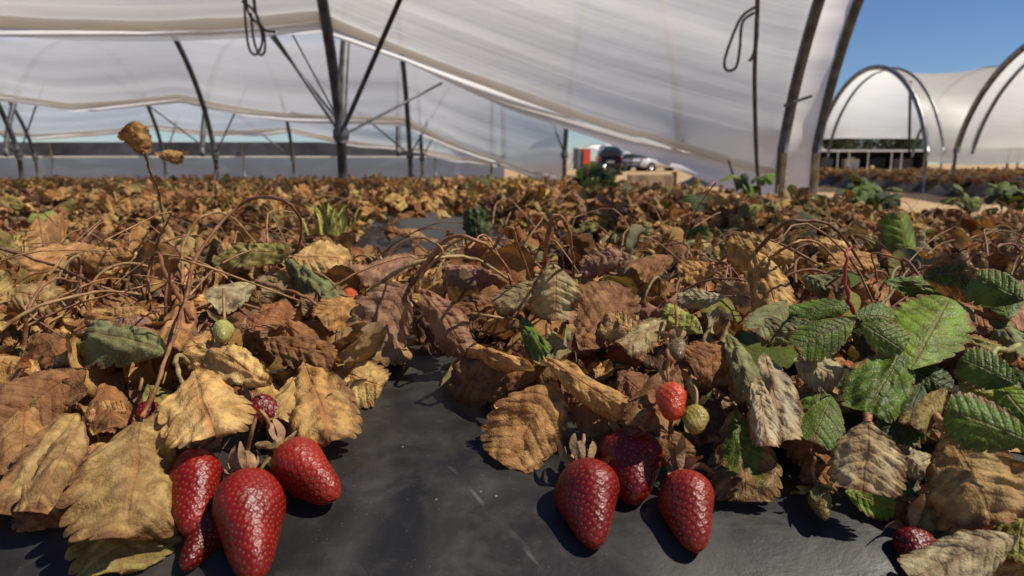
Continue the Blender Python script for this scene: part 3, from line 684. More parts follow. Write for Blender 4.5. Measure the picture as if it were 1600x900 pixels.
# filler foliage of the near bed
crowns = [(PL, 285, 500), (PC, 700, 470), (PM, 960, 500), (PR, 1330, 490), (PB1, 90, 400), (PB2, 470, 400), (PB3, 860, 390), (PB4, 1170, 400), (PB5, 1500, 400)]
cpos = [(p, np.array(p.location)) for p, _, _ in crowns]
count = {p.name: 0 for p, _ in cpos}
herocount = {p.name: sum(1 for c in bpy.data.objects if c.parent == p and c.name.startswith('leaf')) for p, _ in cpos}
def nearest(p): return min(cpos, key=lambda c: (c[1][0] - p[0]) ** 2 + (c[1][1] - p[1]) ** 2)[0]
n = 0; tries = 0
while n < 820 and tries < 40000:
    tries += 1
    y = random.uniform(.36, 1.17); x = random.uniform(-.80, .80) * (y + .12)
    if x > 1.5: continue
    h = random.uniform(.002, .022) if y < .72 else random.uniform(.004, .035 if x < .45 else .018)
    p = np.array([x, y, float(bedz(x, y)) + h])
    px, py, zz = project(p)
    size = random.uniform(.042, .062)
    ext = size * .9 / zz * FX
    if not (-80 < px < 1680): continue
    if not (covered(px, py + ext * .75) and covered(px - ext * .6, py + ext * .3) and covered(px + ext * .6, py + ext * .3)): continue
    if 548 < px < 775 and y > .88: continue
    if 545 < px < 705 and y < .62: continue
    if 1040 < px < 1120 and y > .98 : continue
    pl = nearest(p)
    if count[pl.name] > 97 - herocount[pl.name]: continue
    right = px > 980; col = random.choice(PAL_MIX if px > 760 else PAL_DRY)
    if px > 1120 and random.random() < .30: col = random.choice(['green', 'dgreen', 'green', 'lime'])
    elif random.random() < .035: col = 'lime'
    g_ = col in ('green', 'dgreen', 'lime', 'bright')
    me = random.choice(GRNV if g_ else (DRYV if random.random() < .7 else SINGLE))
    if me in SINGLE: size *= 1.2
    tl_ = .30 if y < .72 else .45; nrm = np.array([random.gauss(0, tl_), random.gauss(-.30, tl_), random.uniform(.6, 1.1)])
    put_leaf(pl, me, p, size, nrm, random.uniform(0, 6.28), jit(C[col], .18), random.uniform(.05, .35)); count[pl.name] += 1; n += 1
# countless dry scraps and straws lying between the plants
_seed_state = random.getstate()
_r = np.random.default_rng(77); _lib = [leaflet(1200 + k, _r.uniform(.6, 1.0), 14, 4, _r.uniform(-1, 3.0), _r.uniform(-1.5, 2.5), _r.uniform(-.3, .8), _r.uniform(.10, .26), .12, .2, twist=_r.uniform(-1.6, 1.6)) for k in range(12)]
Vs, Fs, UVs, T, n_ = [], [], [], [], 0
for i in range(9000):
    y = _r.uniform(.38, 2.25); x = _r.uniform(-.80, .80) * (y + .1)
    if x > 1.55: continue
    h = _r.uniform(.001, .016 if y < .7 else .026); p = np.array([x, y, float(bedz(x, y)) + h]); px, py, zz = project(p)
    if y < 1.2 and not (covered(px, py + 38) and covered(px - 26, py + 16) and covered(px + 26, py + 16)): continue
    if 545 < px < 775 and ((.88 < y < 2.1) or y < .64): continue
    if y > 1.2 and _r.random() < .35: continue
    s_ = _r.uniform(.016, .042) * (1.15 if y > 1.1 else 1); V, F, uv, tip = _lib[i % 12]
    B = np.array(basis((_r.normal(0, .6), _r.normal(-.3, .6), _r.uniform(.3, 1)), _r.uniform(0, 6.28))); W = (V * s_) @ B.T + p
    W[:, 2] = np.maximum(W[:, 2], bedz(W[:, 0], W[:, 1]) + .001)
    col = random.choice(PAL_DRY if px < 1000 or _r.random() < .6 else PAL_MIX + ['dgreen', 'green']); T.append(np.tile([*jit(C[col], .22), _r.uniform(.05, .4)], (len(V), 1)))
    Vs.append(W); Fs.append(F + n_); UVs.append(uv); n_ += len(V)
o = link('leaf_litter', mesh('leaf_litter', np.concatenate(Vs), np.concatenate(Fs), M_CLU, uv=np.concatenate(UVs), attrs=dict(tint=np.concatenate(T)))); tag(o, 'small dry leaf scraps littering the near beds between the plants', 'leaf litter', kind='stuff')
m = MB()
for i in range(620):
    y = _r.uniform(.5, 2.1); x = _r.uniform(-.78, .78) * (y + .1)
    if x > 1.5: continue
    p = np.array([x, y, float(bedz(x, y)) + _r.uniform(.008, .035)]); px, py, zz = project(p)
    if not covered(px, py + 60) or (540 < px < 780 and (y > .93 or y < .64)): continue
    a = _r.uniform(0, 6.28); L_ = _r.uniform(.05, .13); d = np.array([math.cos(a), math.sin(a), _r.normal(.1, .3)]) * L_; sd = np.array([-d[1], d[0], 0]) * _r.normal(0, .25); up_ = np.array([0, 0, L_ * _r.uniform(.05, .45)])
    m.tube(spline([p, p + d * .3 + sd * .5 + up_ * .8, p + d * .7 + sd + up_, p + d + up_ * .3], 9), np.linspace(.0011, .0006, 9), 5)
o = m.build('dry_straws', M_STEM); o.color = (.36, .20, .08, 1); tag(o, 'loose tangle of thin dry stalks among the leaves', 'dry stalks', kind='stuff')
random.setstate(_seed_state)
# thin dry petioles arching through the leaves
def arc_mesh(seed):
    r = np.random.default_rng(seed); L = 1.0
    a = r.uniform(.9, 1.45); pts = [np.zeros(3)]; d = np.array([0, math.cos(a), math.sin(a)]); p = np.zeros(3)
    bendr = r.uniform(.10, .28); side = r.uniform(-.12, .12)
    for i in range(18):
        p = p + d * L / 18; pts.append(p.copy()); a -= bendr * (.5 + i / 14); a2 = side * i
        d = np.array([math.sin(a2) * math.cos(a), math.cos(a2) * math.cos(a), math.sin(a)])
    m = MB(); m.tube(pts, np.linspace(.013, .008, 19), 6); return mesh('stem', np.concatenate(m.v), m.f, M_STEM)
ARCS = [arc_mesh(i) for i in range(8)]
def put_stem(plant, p, size, az):
    o = bpy.data.objects.new('stem', random.choice(ARCS)); COL.objects.link(o)
    mw = Matrix.Translation(Vector(p)) @ Matrix.Rotation(az, 4, 'Z') @ Matrix.Scale(size, 4)
    o.parent = plant; o.matrix_parent_inverse = Matrix.Translation(-Vector(plant.location)); o.matrix_basis = mw
    o.color = (*jit(random.choice(STEMC), .15), 1)
for pl, c in cpos:
    for i in range(15):
        x = c[0] + random.gauss(0, .07); y = max(c[1] + random.gauss(0, .05), .62)
        put_stem(pl, (x, y, float(bedz(x, y)) + .01), random.uniform(.07, .14), random.uniform(0, 6.28))

# ---------------------------------------------------------------- berries
M_CAL = simple('dried_calyx', (.34, .20, .09), .75, 0, .25, 120, bump=.3)
M_CALG = simple('green_calyx', (.16, .17, .06), .7, 0, .25, 120, bump=.3)
def berry(plant, b, t, wpx, col=(.30, .008, .006), seedmix=.6, seed=1, sep=11, seplen=.018, green=False, nseed=None, rc=None, up=.6, stemto=None, label=None, full=.30, pw=1.7):
    pb = bedp(*b); pt = bedp(*t); d = pt - pb; L = np.linalg.norm(d); zm = project((pb + pt) / 2)[2]; Wd = wpx * zm / FX
    r = np.random.default_rng(seed)
    nv_, nf = 128, 168
    v = np.linspace(0, 1, nv_); v = v ** .9; phi = np.arange(nf) / nf * 2 * np.pi
    def rad(v):
        a = np.sqrt(np.clip(1 - (1 - np.clip(v / full, 0, 1)) ** 2.2, 0, 1)); q = np.clip((v - full) / (1 - full), 0, 1)
        return a * (1 - q ** pw) ** .62 * (1 - .16 * np.sin(np.pi * q)) 
    def pos(v, ph):
        lump = 1 + .05 * np.sin(2 * ph + seed) * np.sin(v * 4) + .035 * np.sin(3 * ph + seed * 2 + v * 5)
        rr = rad(v) * Wd / 2 * lump
        return np.stack([rr * np.cos(ph), rr * np.sin(ph) * .92, v * L - .06 * L * (1 - v) ** 2 * 0], -1)
    VV, PP = np.meshgrid(v, phi, indexing='ij'); P = pos(VV, PP).reshape(-1, 3)
    # seeds on a phyllotactic spiral
    nseed = nseed or int(330 * (L / .05) * (Wd / .034)) 
    vs = np.linspace(.03, .995, 400); cum = np.cumsum(rad(vs) + .02); cum /= cum[-1]
    sv = np.interp((np.arange(nseed) + .5) / nseed, cum, vs); sp = (np.arange(nseed) * 2.399963) % (2 * np.pi) + r.normal(0, .04, nseed)
    SP = pos(sv, sp)
    D = np.full(len(P), 9.0)
    for k in range(0, nseed, 50):
        D = np.minimum(D, np.sqrt(((P[:, None] - SP[None, k:k + 50]) ** 2).sum(-1)).min(1))
    spac = math.sqrt(2.0 * L * Wd / nseed); s1 = spac * .34
    pit = np.exp(-(D / s1) ** 2); seedm = np.exp(-(D / (spac * .17)) ** 4)
    N = P.copy(); N[:, 2] = (P[:, 2] - L * .40) * (Wd / L) * .8; N /= np.linalg.norm(N, axis=1)[:, None] + 1e-9
    P = P + N * (-.20 * spac * pit + .16 * spac * seedm + .05 * spac)[:, None]
    Z = unit(d); X = unit(np.cross(Z, [0.3, .9, .2])); Y = np.cross(Z, X); B = np.stack([X, Y, Z])
    W = P @ B
    Fq = gridF(nv_, nf, True)
    me = mesh('strawberry', W, Fq, M_BERRY, attrs=dict(seed=seedm, pit=pit, along=VV.ravel()))
    o = link('strawberry', me); o.location = pb; attach(o, plant); o.color = (*col, seedmix)
    if label: o['label'] = label
    # calyx
    Vs, Fs, n0 = [], [], 0
    for k in range(sep):
        a = 2 * math.pi * k / sep + r.uniform(-.25, .25); ln = seplen * r.uniform(.75, 1.3); wd = ln * r.uniform(.24, .38)
        c1 = r.uniform(.3, 2.2) if r.random() < .65 else r.uniform(-1.9, -.6)
        uu = np.linspace(0, 1, 10); tt = np.linspace(-1, 1, 5); U, T = np.meshgrid(uu, tt, indexing='ij')
        hw = wd / 2 * np.sin(np.pi * np.clip(U * .86 + .1, 0, 1)) ** .8
        el = up * r.uniform(.2, 1.2) + c1 * U          # elevation away from the berry
        yr = np.cumsum(np.cos(el), 0) / 10 * ln + Wd * .06; zr = -np.cumsum(np.sin(el), 0) / 10 * ln - .001
        zr = zr + .3 * (np.abs(T) ** 1.5) * hw * r.choice([-1, 1]) + ln * .04 * np.sin(U * 9 + k)
        x = T * hw; V = np.stack([yr * math.cos(a) - x * math.sin(a), yr * math.sin(a) + x * math.cos(a), zr], -1).reshape(-1, 3)
        Vs.append(V); Fs.append(gridF(10, 5) + n0); n0 += len(V)
    cm = mesh('calyx', np.concatenate(Vs) @ B, np.concatenate(Fs), M_CALG if green else M_CAL)
    co = bpy.data.objects.new('calyx', cm); COL.objects.link(co); co.parent = o
    # stalk
    q = bedp(*(stemto or (b[0] + random.uniform(-15, 10), b[1] - 55, b[2] + .012))) - pb
    m = MB(); m.tube(spline([Z * .002, -Z * .008 + q * .15, q * .6 + np.array([0, 0, .004]), q], 14), .0011, 7)
    so_ = mesh('stalk', np.concatenate(m.v), m.f, M_STEM); s_ = bpy.data.objects.new('stalk', so_); COL.objects.link(s_); s_.parent = o; s_.color = (.36, .2, .08, 1)
    return o
RED = (.23, .0045, .003); DRED = (.13, .003, .003); ORD = (.27, .014, .006)
berry(PL, (305, 712, .020), (300, 838, .014), 92, RED, seed=3, stemto=(318, 650, .045), full=.34, pw=2.2)
berry(PL, (385, 742, .022), (398, 912, .014), 114, (.22, .004, .0025), seed=5, stemto=(400, 650, .05), full=.36, pw=1.9)
berry(PL, (440, 706, .020), (526, 778, .014), 90, ORD, seed=8, stemto=(405, 640, .045), full=.34, pw=2.3)
berry(PL, (345, 800, .008), (286, 892, .010), 66, DRED, seed=11, full=.36)
berry(PL, (392, 640, .025), (456, 660, .022), 62, DRED, seed=13, sep=6)
berry(PL, (222, 640, .014), (262, 690, .012), 52, DRED, seed=14, sep=5)
berry(PM, (912, 728, .018), (930, 856, .012), 108, (.19, .005, .005), seed=21, stemto=(912, 680, .02), full=.34, pw=1.7, label='plump dark red strawberry, lowest at the left of its trio')
berry(PM, (980, 682, .018), (992, 786, .010), 104, (.17, .003, .005), seed=23, stemto=(965, 620, .03), full=.34, pw=1.9)
berry(PM, (1064, 742, .018), (1090, 862, .012), 90, (.24, .016, .008), seed=27, stemto=(1050, 690, .03), full=.34, pw=2.1, sep=7, up=1.3)
berry(PM, (1046, 602, .060), (1052, 655, .054), 50, (.52, .05, .012), .2, seed=31, sep=6, seplen=.009, nseed=110, full=.42, pw=2.6, label='small bright orange red strawberry under a brown leaf')
berry(PM, (1088, 636, .054), (1085, 676, .050), 40, (.30, .26, .05), .5, seed=33, sep=7, seplen=.012, green=True, nseed=110, full=.45, pw=3, stemto=(1078, 600, .045), label='tiny unripe yellow green strawberry')
berry(PM, (1058, 533, .055), (1060, 560, .055), 28, (.17, .13, .05), .7, seed=35, sep=8, seplen=.012, nseed=80, full=.45, pw=3)
berry(PL, (350, 507, .058), (348, 530, .058), 32, (.36, .36, .10), .2, seed=37, sep=8, seplen=.012, nseed=90, full=.45, pw=3, up=-.2, label='tiny unripe green strawberry')
berry(PR, (1276, 762, .016), (1290, 812, .012), 34, (.20, .15, .03), .1, seed=39, sep=8, seplen=.014, green=True, nseed=80, full=.4, pw=2, up=-1.0)
berry(PR, (1424, 835, .008), (1440, 890, .008), 62, DRED, seed=41, sep=5)
berry(PR, (1510, 800, .010), (1540, 835, .010), 60, DRED, seed=43, sep=5)
berry(PC, (545, 455, .03), (552, 490, .03), 30, (.52, .10, .02), .2, seed=45, sep=5, seplen=.008, nseed=60)

# ---------------------------------------------------------------- plants of the beds behind
def berry_small():
    pts = [(0, 0), (.45, .05), (.6, .25), (.5, .6), (.25, .92), (0, 1)]
    m = MB(); v = []; nf = 14
    for r_, z in pts: v += [(r_ * math.cos(2 * math.pi * k / nf), r_ * math.sin(2 * math.pi * k / nf), -z) for k in range(nf)]
    m.add(v, gridF(len(pts), nf, True).tolist()); me = mesh('strawberry', np.concatenate(m.v), m.f, M_BERRY); return me
BSM = berry_small()
G2 = 'strawberry plants in the second bed'
for row, ry in ((2, 1.36), (0, 1.66), (1, 2.0)):
    x = -1.85 + row * .12
    while x < {0: 1.6, 1: .98, 2: 1.5}[row]:
        yy = ry + random.uniform(-.04, .04); px, py, _ = project((x, yy, .38))
        if px < -120 or px > 1720 or (row != 1 and 530 < px < 800): x += .24; continue
        pl = empty('strawberry_plant', (x, yy, float(bedz(x, yy))))
        side = 'left' if px < 560 else ('middle' if px < 1050 else 'right')
        tag(pl, 'dried strawberry plant in the second bed, ' + {'left': 'all brown, left', 'middle': 'behind the bare black film', 'right': 'among green shoots'}[side] + [', middle row', ', rear row', ', front row'][row], 'strawberry plant', G2 + ', ' + side + [', middle row', ', rear row', ', front row'][row])
        for i in range(30):
            a = random.uniform(0, 6.28); rr = abs(random.gauss(0, .10)); qx = x + rr * math.cos(a) * 1.3; qy = min(max(yy + rr * math.sin(a), 1.22), 2.2)
            col = random.choice(PAL_DRY if px < 900 else PAL_DRY + PAL_MIX + ['lime', 'dgreen'])
            if random.random() < .03: col = random.choice(['lime', 'dgreen'])
            g_ = col in ('green', 'dgreen', 'lime')
            put_leaf(pl, random.choice(GRNV if g_ else DRYV), (qx, qy, float(bedz(qx, qy)) + random.uniform(.005, .055 if x < .9 else .02)), random.uniform(.042, .062),
                     (random.gauss(0, .5), random.gauss(-.3, .5), random.uniform(.4, 1)), random.uniform(0, 6.28), jit(C[col], .18), random.uniform(.05, .35))
        for i in range(4): put_stem(pl, (x + random.gauss(0, .05), yy, pl.location.z + .01), random.uniform(.09, .15), random.uniform(0, 6.28))
        if False:
            o = bpy.data.objects.new('strawberry', BSM); COL.objects.link(o); o.parent = pl; o.location = (random.uniform(-.1, .1), -.17, .02); o.scale = (.024,) * 3; o.rotation_euler = (1.2, .3, random.uniform(-1, 1)); o.color = (*DRED, .5)
        x += random.uniform(.20, .27)

def cluster(seed, nleaf=58, green=.06, spread=.17, hmax=.085, sizes=(.042, .065)):
    r = np.random.default_rng(seed); random.seed(seed)
    lib = [trifol(500 + (seed * 3 + k) % 12, 12, 3) for k in range(5)]
    Vs, Fs, UVs, T = [], [], [], []; n = 0
    for i in range(nleaf):
        V, F, uv = lib[i % 5]; s = r.uniform(*sizes)
        nrm = (r.normal(0, .55), r.normal(-.2, .55), r.uniform(.35, 1)); B = np.array(basis(nrm, r.uniform(0, 6.28)))
        p = np.array([r.normal(0, spread * .8), r.normal(0, spread * .75), r.uniform(.005, hmax) * math.exp(-0 * i)])
        W = (V * s) @ B.T + p
        col = random.choice(PAL_DRY + ['ochre', 'tan', 'straw']) if r.random() > green else random.choice(['green', 'lime', 'dgreen'])
        c = jit(C[col], .18); T.append(np.tile([*c, r.uniform(.05, .3)], (len(V), 1)))
        Vs.append(W); Fs.append(F + n); UVs.append(uv); n += len(V)
    return mesh('plant', np.concatenate(Vs), np.concatenate(Fs), M_CLU, uv=np.concatenate(UVs), attrs=dict(tint=np.concatenate(T)))
CL = [cluster(60 + i, green=.03 if i < 5 else .16) for i in range(8)]
random.seed(99)
LOD = []; LOG = []
for i in range(10):
    V, F, uv = trifol(240 + i, 16, 4); LOD.append(mesh('leaf', V, F, M_DRY, uv=uv))
for i in range(4):
    V, F, uv = trifol(260 + i, 16, 4, dry=False); LOG.append(mesh('leaf', V, F, M_GRN, uv=uv))
names = ['third', 'fourth', 'fifth', 'sixth', 'seventh', 'eighth', 'ninth']
tot = 0
for k in range(2, 8):
    for row, off in enumerate((.42, .80)):
        ry = k * PITCH + off; xl = -.80 * ry - .1; x = xl + random.uniform(0, .2)
        while x < XK(k) - .10:
            if tot >= 285: break
            if k < 4:
                yy = ry + random.uniform(-.05, .05); pl = empty('strawberry_plant', (x, yy, float(bedz(x, yy)))); tot += 1
                tag(pl, 'dried brown strawberry plant in the %s bed back, one of an unbroken row' % names[k - 2], 'strawberry plant', 'strawberry plants in the %s bed' % names[k - 2])
                for i in range(26 if k == 2 else 22):
                    qx, qy = x + random.gauss(0, .13), yy + random.gauss(0, .10); col = random.choice(PAL_DRY + ['ochre', 'tan', 'straw'])
                    if random.random() < (.10 if x > .3 else .04): col = random.choice(['dgreen', 'dgreen', 'lime'])
                    put_leaf(pl, random.choice(LOG if col in ('green', 'dgreen', 'lime') else LOD), (qx, qy, pl.location.z + random.uniform(.0, .06)), random.uniform(.045, .07),
                             (random.gauss(0, .5), random.gauss(-.3, .5), random.uniform(.4, 1)), random.uniform(0, 6.28), jit(C[col], .18), random.uniform(.05, .3))
                x += random.uniform(.22, .29); continue
            o = bpy.data.objects.new('strawberry_plant', random.choice(CL[:5] if x < .3 else CL[2:])); COL.objects.link(o)
            yy = ry + random.uniform(-.05, .05)
            o.location = (x, yy, float(bedz(x, yy)) - .005); o.rotation_euler = (0, 0, random.uniform(0, 6.28)); s = random.uniform(.9, 1.2); o.scale = (s, s, s * random.uniform(.8, 1.1))
            tag(o, 'dried brown strawberry plant in the %s bed back, one of an unbroken row' % names[k - 2], 'strawberry plant', 'strawberry plants in the %s bed' % names[k - 2]); tot += 1
            x += random.uniform(.22, .30) * (1 + .04 * k)
# the far beds read as one mass of dried leaves
def leaf_mass(name, x0, x1, ys, dens, label, zfun, smax=.09):
    r = np.random.default_rng(5); lib = [trifol(700 + k, 7, 2) for k in range(6)]; Vs, Fs, UVs, T = [], [], [], []; n = 0
    for ry in ys:
        cnt = int((x1(ry) - x0(ry)) * dens)
        for i in range(cnt):
            V, F, uv = lib[i % 6]; s = r.uniform(.06, smax); B = np.array(basis((r.normal(0, .5), r.normal(-.2, .5), r.uniform(.35, 1)), r.uniform(0, 6.28)))
            x = r.uniform(x0(ry), x1(ry)); y = ry + r.normal(0, .12); p = np.array([x, y, zfun(x, y) + r.uniform(0, .08)])
            Vs.append((V * s) @ B.T + p); Fs.append(F + n); UVs.append(uv); n += len(V)
            c = jit(C[random.choice(PAL_DRY + ['ochre', 'tan'])], .15); T.append(np.tile([*c, .15], (len(V), 1)))
    o = link(name, mesh(name, np.concatenate(Vs), np.concatenate(Fs), M_CLU, uv=np.concatenate(UVs), attrs=dict(tint=np.concatenate(T))))
    tag(o, label, 'dry foliage', kind='stuff'); return o
leaf_mass('dry_foliage', lambda y: -.8 * y, lambda y: 1.34, [k * PITCH + o for k in range(8, 11) for o in (.4, .8)], 22, 'mass of dried leaves over the farthest beds', lambda x, y: .20)
# right block beds
random.seed(5)
def rbed(y0, x0, x1):
    nx = 60; ny = 14; xs = np.linspace(x0, x1, nx); t = np.linspace(0, 1, ny); X, T = np.meshgrid(xs, t, indexing='ij')
    Z = .33 * np.clip(np.sin(np.pi * T) * 2.2, 0, 1) ** .8 + .012 * fbm(X, T, int(y0 * 10), 3, 9) - .03
    endf = np.clip((X - x0) / .18, 0, 1); Z = (Z + .03) * np.sqrt(endf * (2 - endf)) - .03
    V = np.stack([X, y0 + .9 * T + .03 * fbm(X, T, 2, 2, 3), Z], -1).reshape(-1, 3)
    o = link('planting_bed', mesh('planting_bed', V, gridF(nx, ny)[:, ::-1], M_PLAS)); tag(o, kind='structure')
RB = [9.5 + 1.18 * k for k in range(9)]
for y0 in RB: rbed(y0, 7.55 + .08 * math.sin(y0 * 5), 30)
leaf_mass('dry_foliage', lambda y: 7.6, lambda y: 20, [y0 + o for y0 in RB for o in (.08, .3, .6)], 30, 'mass of dried leaves over the beds across the sandy road', lambda x, y: .24 + .05 * math.sin(x * 3 + y), .12)

# green shoots and weeds
def shoot_plant(name, loc, label, n, hh, size, cols, cat='plant'):
    pl = empty(name, loc); tag(pl, label, cat)
    for i in range(n):
        a = random.uniform(0, 6.28); rr = random.uniform(.01, hh * .8); z = random.uniform(.25, 1) * hh
        p = (loc[0] + rr * math.cos(a), loc[1] + rr * math.sin(a), loc[2] + z)
        put_leaf(pl, random.choice(GRNV), p, size * random.uniform(.7, 1.2), (random.gauss(0, .6), random.gauss(-.6, .5), .8), a - math.pi / 2, jit(C[random.choice(cols)], .2), .05)
        m = MB(); m.tube(spline([loc, ((loc[0] + p[0]) / 2 - .01, (loc[1] + p[1]) / 2, loc[2] + z * .7), p], 8), .0016, 5)
        o = m.build('stem', M_STEM); attach(o, pl); o.color = (.12, .16, .04, 1)
for (px, py, y, lab, nn, hh, sz) in [(1365, 318, 2.05, 'leafy green strawberry plant standing up before the sandy road', 22, .10, .045),
                             (1295, 322, 2.05, 'small dark green shoot left of the tall green plant by the road', 9, .06, .04),
                             (1575, 345, 2.3, 'bright green plant at the far right edge of the beds', 24, .075, .042),
                             (1505, 345, 2.3, 'low green shoot just left of the bright green edge plant', 9, .06, .045),
                             (1165, 305, 3.1, 'small green shoot under the lowest corner of the film', 8, .1, .06),
                             (930, 292, 3.4, 'tuft of green weeds among brown plants before the dark car', 26, .14, .06),
                             (755, 303, 2.9, 'dark green low plant in the brown middle field', 12, .08, .06)]:
    p = at(px, py, y); shoot_plant('green_plant', (float(p[0]), float(p[1]), .37), lab, nn, hh, sz, ['green', 'green', 'dgreen', 'bright'])
def grass(px, py, y, label, n, hh):
    p = at(px, py, y); b = np.array([p[0], p[1], .37]); m = MB()
    for i in range(n):
        a = random.uniform(0, 6.28); q = b + np.array([math.cos(a), math.sin(a), 0]) * random.uniform(0, .05); l = hh * random.uniform(.5, 1.1); d = np.array([math.cos(a), math.sin(a), 0]) * l * random.uniform(.2, .7)
        P = spline([q, q + d * .35 + np.array([0, 0, l * .6]), q + d + np.array([0, 0, l * random.uniform(.6, 1)])], 7); w_ = np.linspace(.0035, .0005, 7)
        sd = np.cross(unit(P[-1] - P[0]), [0, 0, 1.0]); sd = unit(sd)
        m.add(np.concatenate([P - sd * w_[:, None], P + sd * w_[:, None]]), [(k, k + 1, k + 8, k + 7) for k in range(6)])
    o = m.build('grass_tuft', M_STEM); o.color = (.50, .52, .12, 1); tag(o, label, 'grass tuft')
grass(512, 352, 1.45, 'bright yellow green grass tuft between the brown plants', 34, .085)
grass(535, 345, 1.55, 'second smaller green grass tuft just right of the bright one', 18, .075)

# ---------------------------------------------------------------- tunnels
ALF = R(15); RAD = 2.4; HALF = RAD * math.cos(ALF)
def arch(yf, zn, th):                       # th: ALF (far side) .. pi-ALF (near side)
    return yf - HALF + RAD * np.cos(th), zn - RAD * math.sin(ALF) + RAD * np.sin(th)
def th_of_z(z, zn): return math.asin(min(.999, (z - zn + RAD * math.sin(ALF)) / RAD))
def post(parent, x, y, z1, r=.028, z0=-.1, mat=None, name='leg', dx=0):
    m = MB(); m.tube([(x, y, z0), (x + dx * .5, y, (z0 + z1) / 2), (x + dx, y, z1)], r, 12); return m.build(name, mat or M_STEEL, parent)
def hoop(x, yf, zn, xn, label, group, r=.026, near=True, mat=None, braces=(), clamp=True, leg=True):
    """one steel hoop: leg at the far side (x,yf), arch over to (xn, yf-2*HALF)"""
    root = empty('tunnel_hoop', (x, yf, 0)); tag(root, label, 'tunnel hoop', group)
    th = np.linspace(ALF, math.pi - ALF, 40); y, z = arch(yf, zn, th)
    xx = x + (xn - x) * (yf - y) / (2 * HALF)
    m = MB(); m.tube(np.stack([xx, y, z], -1), r, 12); m.build('arch_tube', mat or M_DSTEEL, root)
    if leg: post(root, x, yf, zn + .02, r * .95)
    if clamp:
        m = MB(); m.tube([(x, yf, zn - .05), (x, yf, zn - .02), (x, yf, zn + .02), (x, yf, zn + .05)], [r * 1.1, r * 1.6, r * 1.6, r * 1.1], 12); m.build('clamp', M_DSTEEL, root)
    for a, b, rr in braces:
        m = MB(); m.tube([a, (np.asarray(a) + b) / 2, b], rr, 8); m.build('brace', M_DSTEEL, root)
    return root
def film(name, label, xs, far, near, yf, zn, hoops, seed, amp=.02, sag=.05, mat=None, hem=True, flap=True, nv=70, flapf=None, diag=0., group='greenhouse film sheets'):
    """sheet from the far lower edge far(x) [height] over the arch to the near angle near(x); folds follow the lower edge"""
    root = empty(name, (float(xs[0]), yf, 0)); tag(root, label, 'plastic film', group)
    V = []; E = []; UVf = []; hx = np.array(hoops)
    for i, x in enumerate(xs):
        ze = far(x); t_end = near(x)
        leglen = max(0, zn - ze); th0 = th_of_z(max(ze, zn), zn)
        tot_ = leglen + (t_end - th0) * RAD; s = np.linspace(0, 1, nv) ** 1.15 * tot_
        th = th0 + np.maximum(0, s - leglen) / RAD; y, z = arch(yf, zn, th)
        y = np.where(s < leglen, yf, y); z = np.where(s < leglen, ze + s, z)
        k = np.searchsorted(hx, x)
        fr = 0 if k == 0 or k >= len(hx) else (x - hx[k - 1]) / (hx[k] - hx[k - 1])
        sg = sag * math.sin(math.pi * fr) ** 1.0
        ny = np.where(s < leglen, 1., np.cos(th)); nz = np.where(s < leglen, 0, np.sin(th))
        off = .03 - sg
        wr = amp * fbm(np.full(nv, x * .16), s * 2.2, seed, 4, 3.0) * min(1, math.sin(math.pi * fr) * 1.3 + .25) + amp * .35 * fbm(np.full(nv, x * .14) + s * .3, s * 6, seed + 3, 3, 4.0)
        V.append(np.stack([np.full(nv, x), y + ny * (off + wr), z + nz * (off + wr)], -1)); E.append(V[-1][0]); UVf.append(np.stack([np.full(nv, x), s], -1))
    V = np.array(V); o = link('film_sheet', mesh('film_sheet', V.reshape(-1, 3), gridF(len(xs), nv), mat or M_FILM, uv=np.array(UVf).reshape(-1, 2)), root)
    E = np.array(E)
    if hem:
        m = MB(); rr = .026 * (1 + .4 * fbm(xs, xs * 0, seed + 5, 3, 5)); m.tube(E + np.array([0, -.01, .012]), np.clip(rr, .010, .04), 10); m.build('rolled_hem', M_HEM, root)
    if flap:
        w_ = .055 * (1 + .5 * fbm(xs, xs * 0, seed + 7, 3, 2.5)); w_ = np.clip(w_, .015, .12); w_ = np.array([flapf(x) for x in xs]) if flapf else w_; rows = []
        for q in np.linspace(0, 1, 7): rows.append(E + np.stack([xs * 0, .03 + .03 * np.sin(q * 5 + xs * 3), -.01 - q * w_], -1))
        Vv = np.array(rows).transpose(1, 0, 2).reshape(-1, 3); link('hanging_flap', mesh('hanging_flap', Vv, gridF(len(xs), 7), M_FLAP), root)
    return root, V
def zpx(px, py, y): return float(at(px, py, y)[2])
# span A (over the near beds)
YA, ZA = 4.22, zpx(535, 210, 4.2)
xA1 = float(at(535, 260, YA)[0]); xA2 = float(at(1213, 300, YA)[0]); xA3 = float(at(1240, 300, YA)[0]) + .02
YB, ZB = YA + 2 * HALF, zpx(335, 250, YA + 2 * HALF) + .06
YC, ZC_ = YB + 2 * HALF, .62
xB0, xB1, xB2 = [float(at(px, 262, YB)[0]) for px in (338, 641, 882)]
print('hoops', xA1, xA2, xA3, ZA, YB, ZB, xB0, xB1, xB2)
GA = 'hoops of the near tunnel'
P_ = lambda px, py, y: np.array(at(px, py, y))
nodeA = np.array([xA1, YA, ZA])
hoop(xA1, YA, ZA, xA1 + .1, 'dark steel hoop with splayed braces rising from its post at the centre', GA, .031,
     braces=[(nodeA, P_(428, 55, 4.35), .011), (nodeA + [0, .02, .06], P_(410, 40, 4.6), .009), (nodeA, P_(628, -8, 3.75), .014), (nodeA + [.02, 0, .0], P_(690, 130, 5.2) , .009), (nodeA+[0,.03,.05], P_(455,50,4.9), .006)])
hoop(xA1 - 2.7, YA, ZA, xA1 - 2.6, 'steel hoop of the near tunnel beyond the left edge of view', GA, .031)
hoop(xA2, YA - .05, ZA - .1, xA2 - .05, 'thick grey hoop at the end of the near tunnel where the film ends', GA, .031, clamp=False)
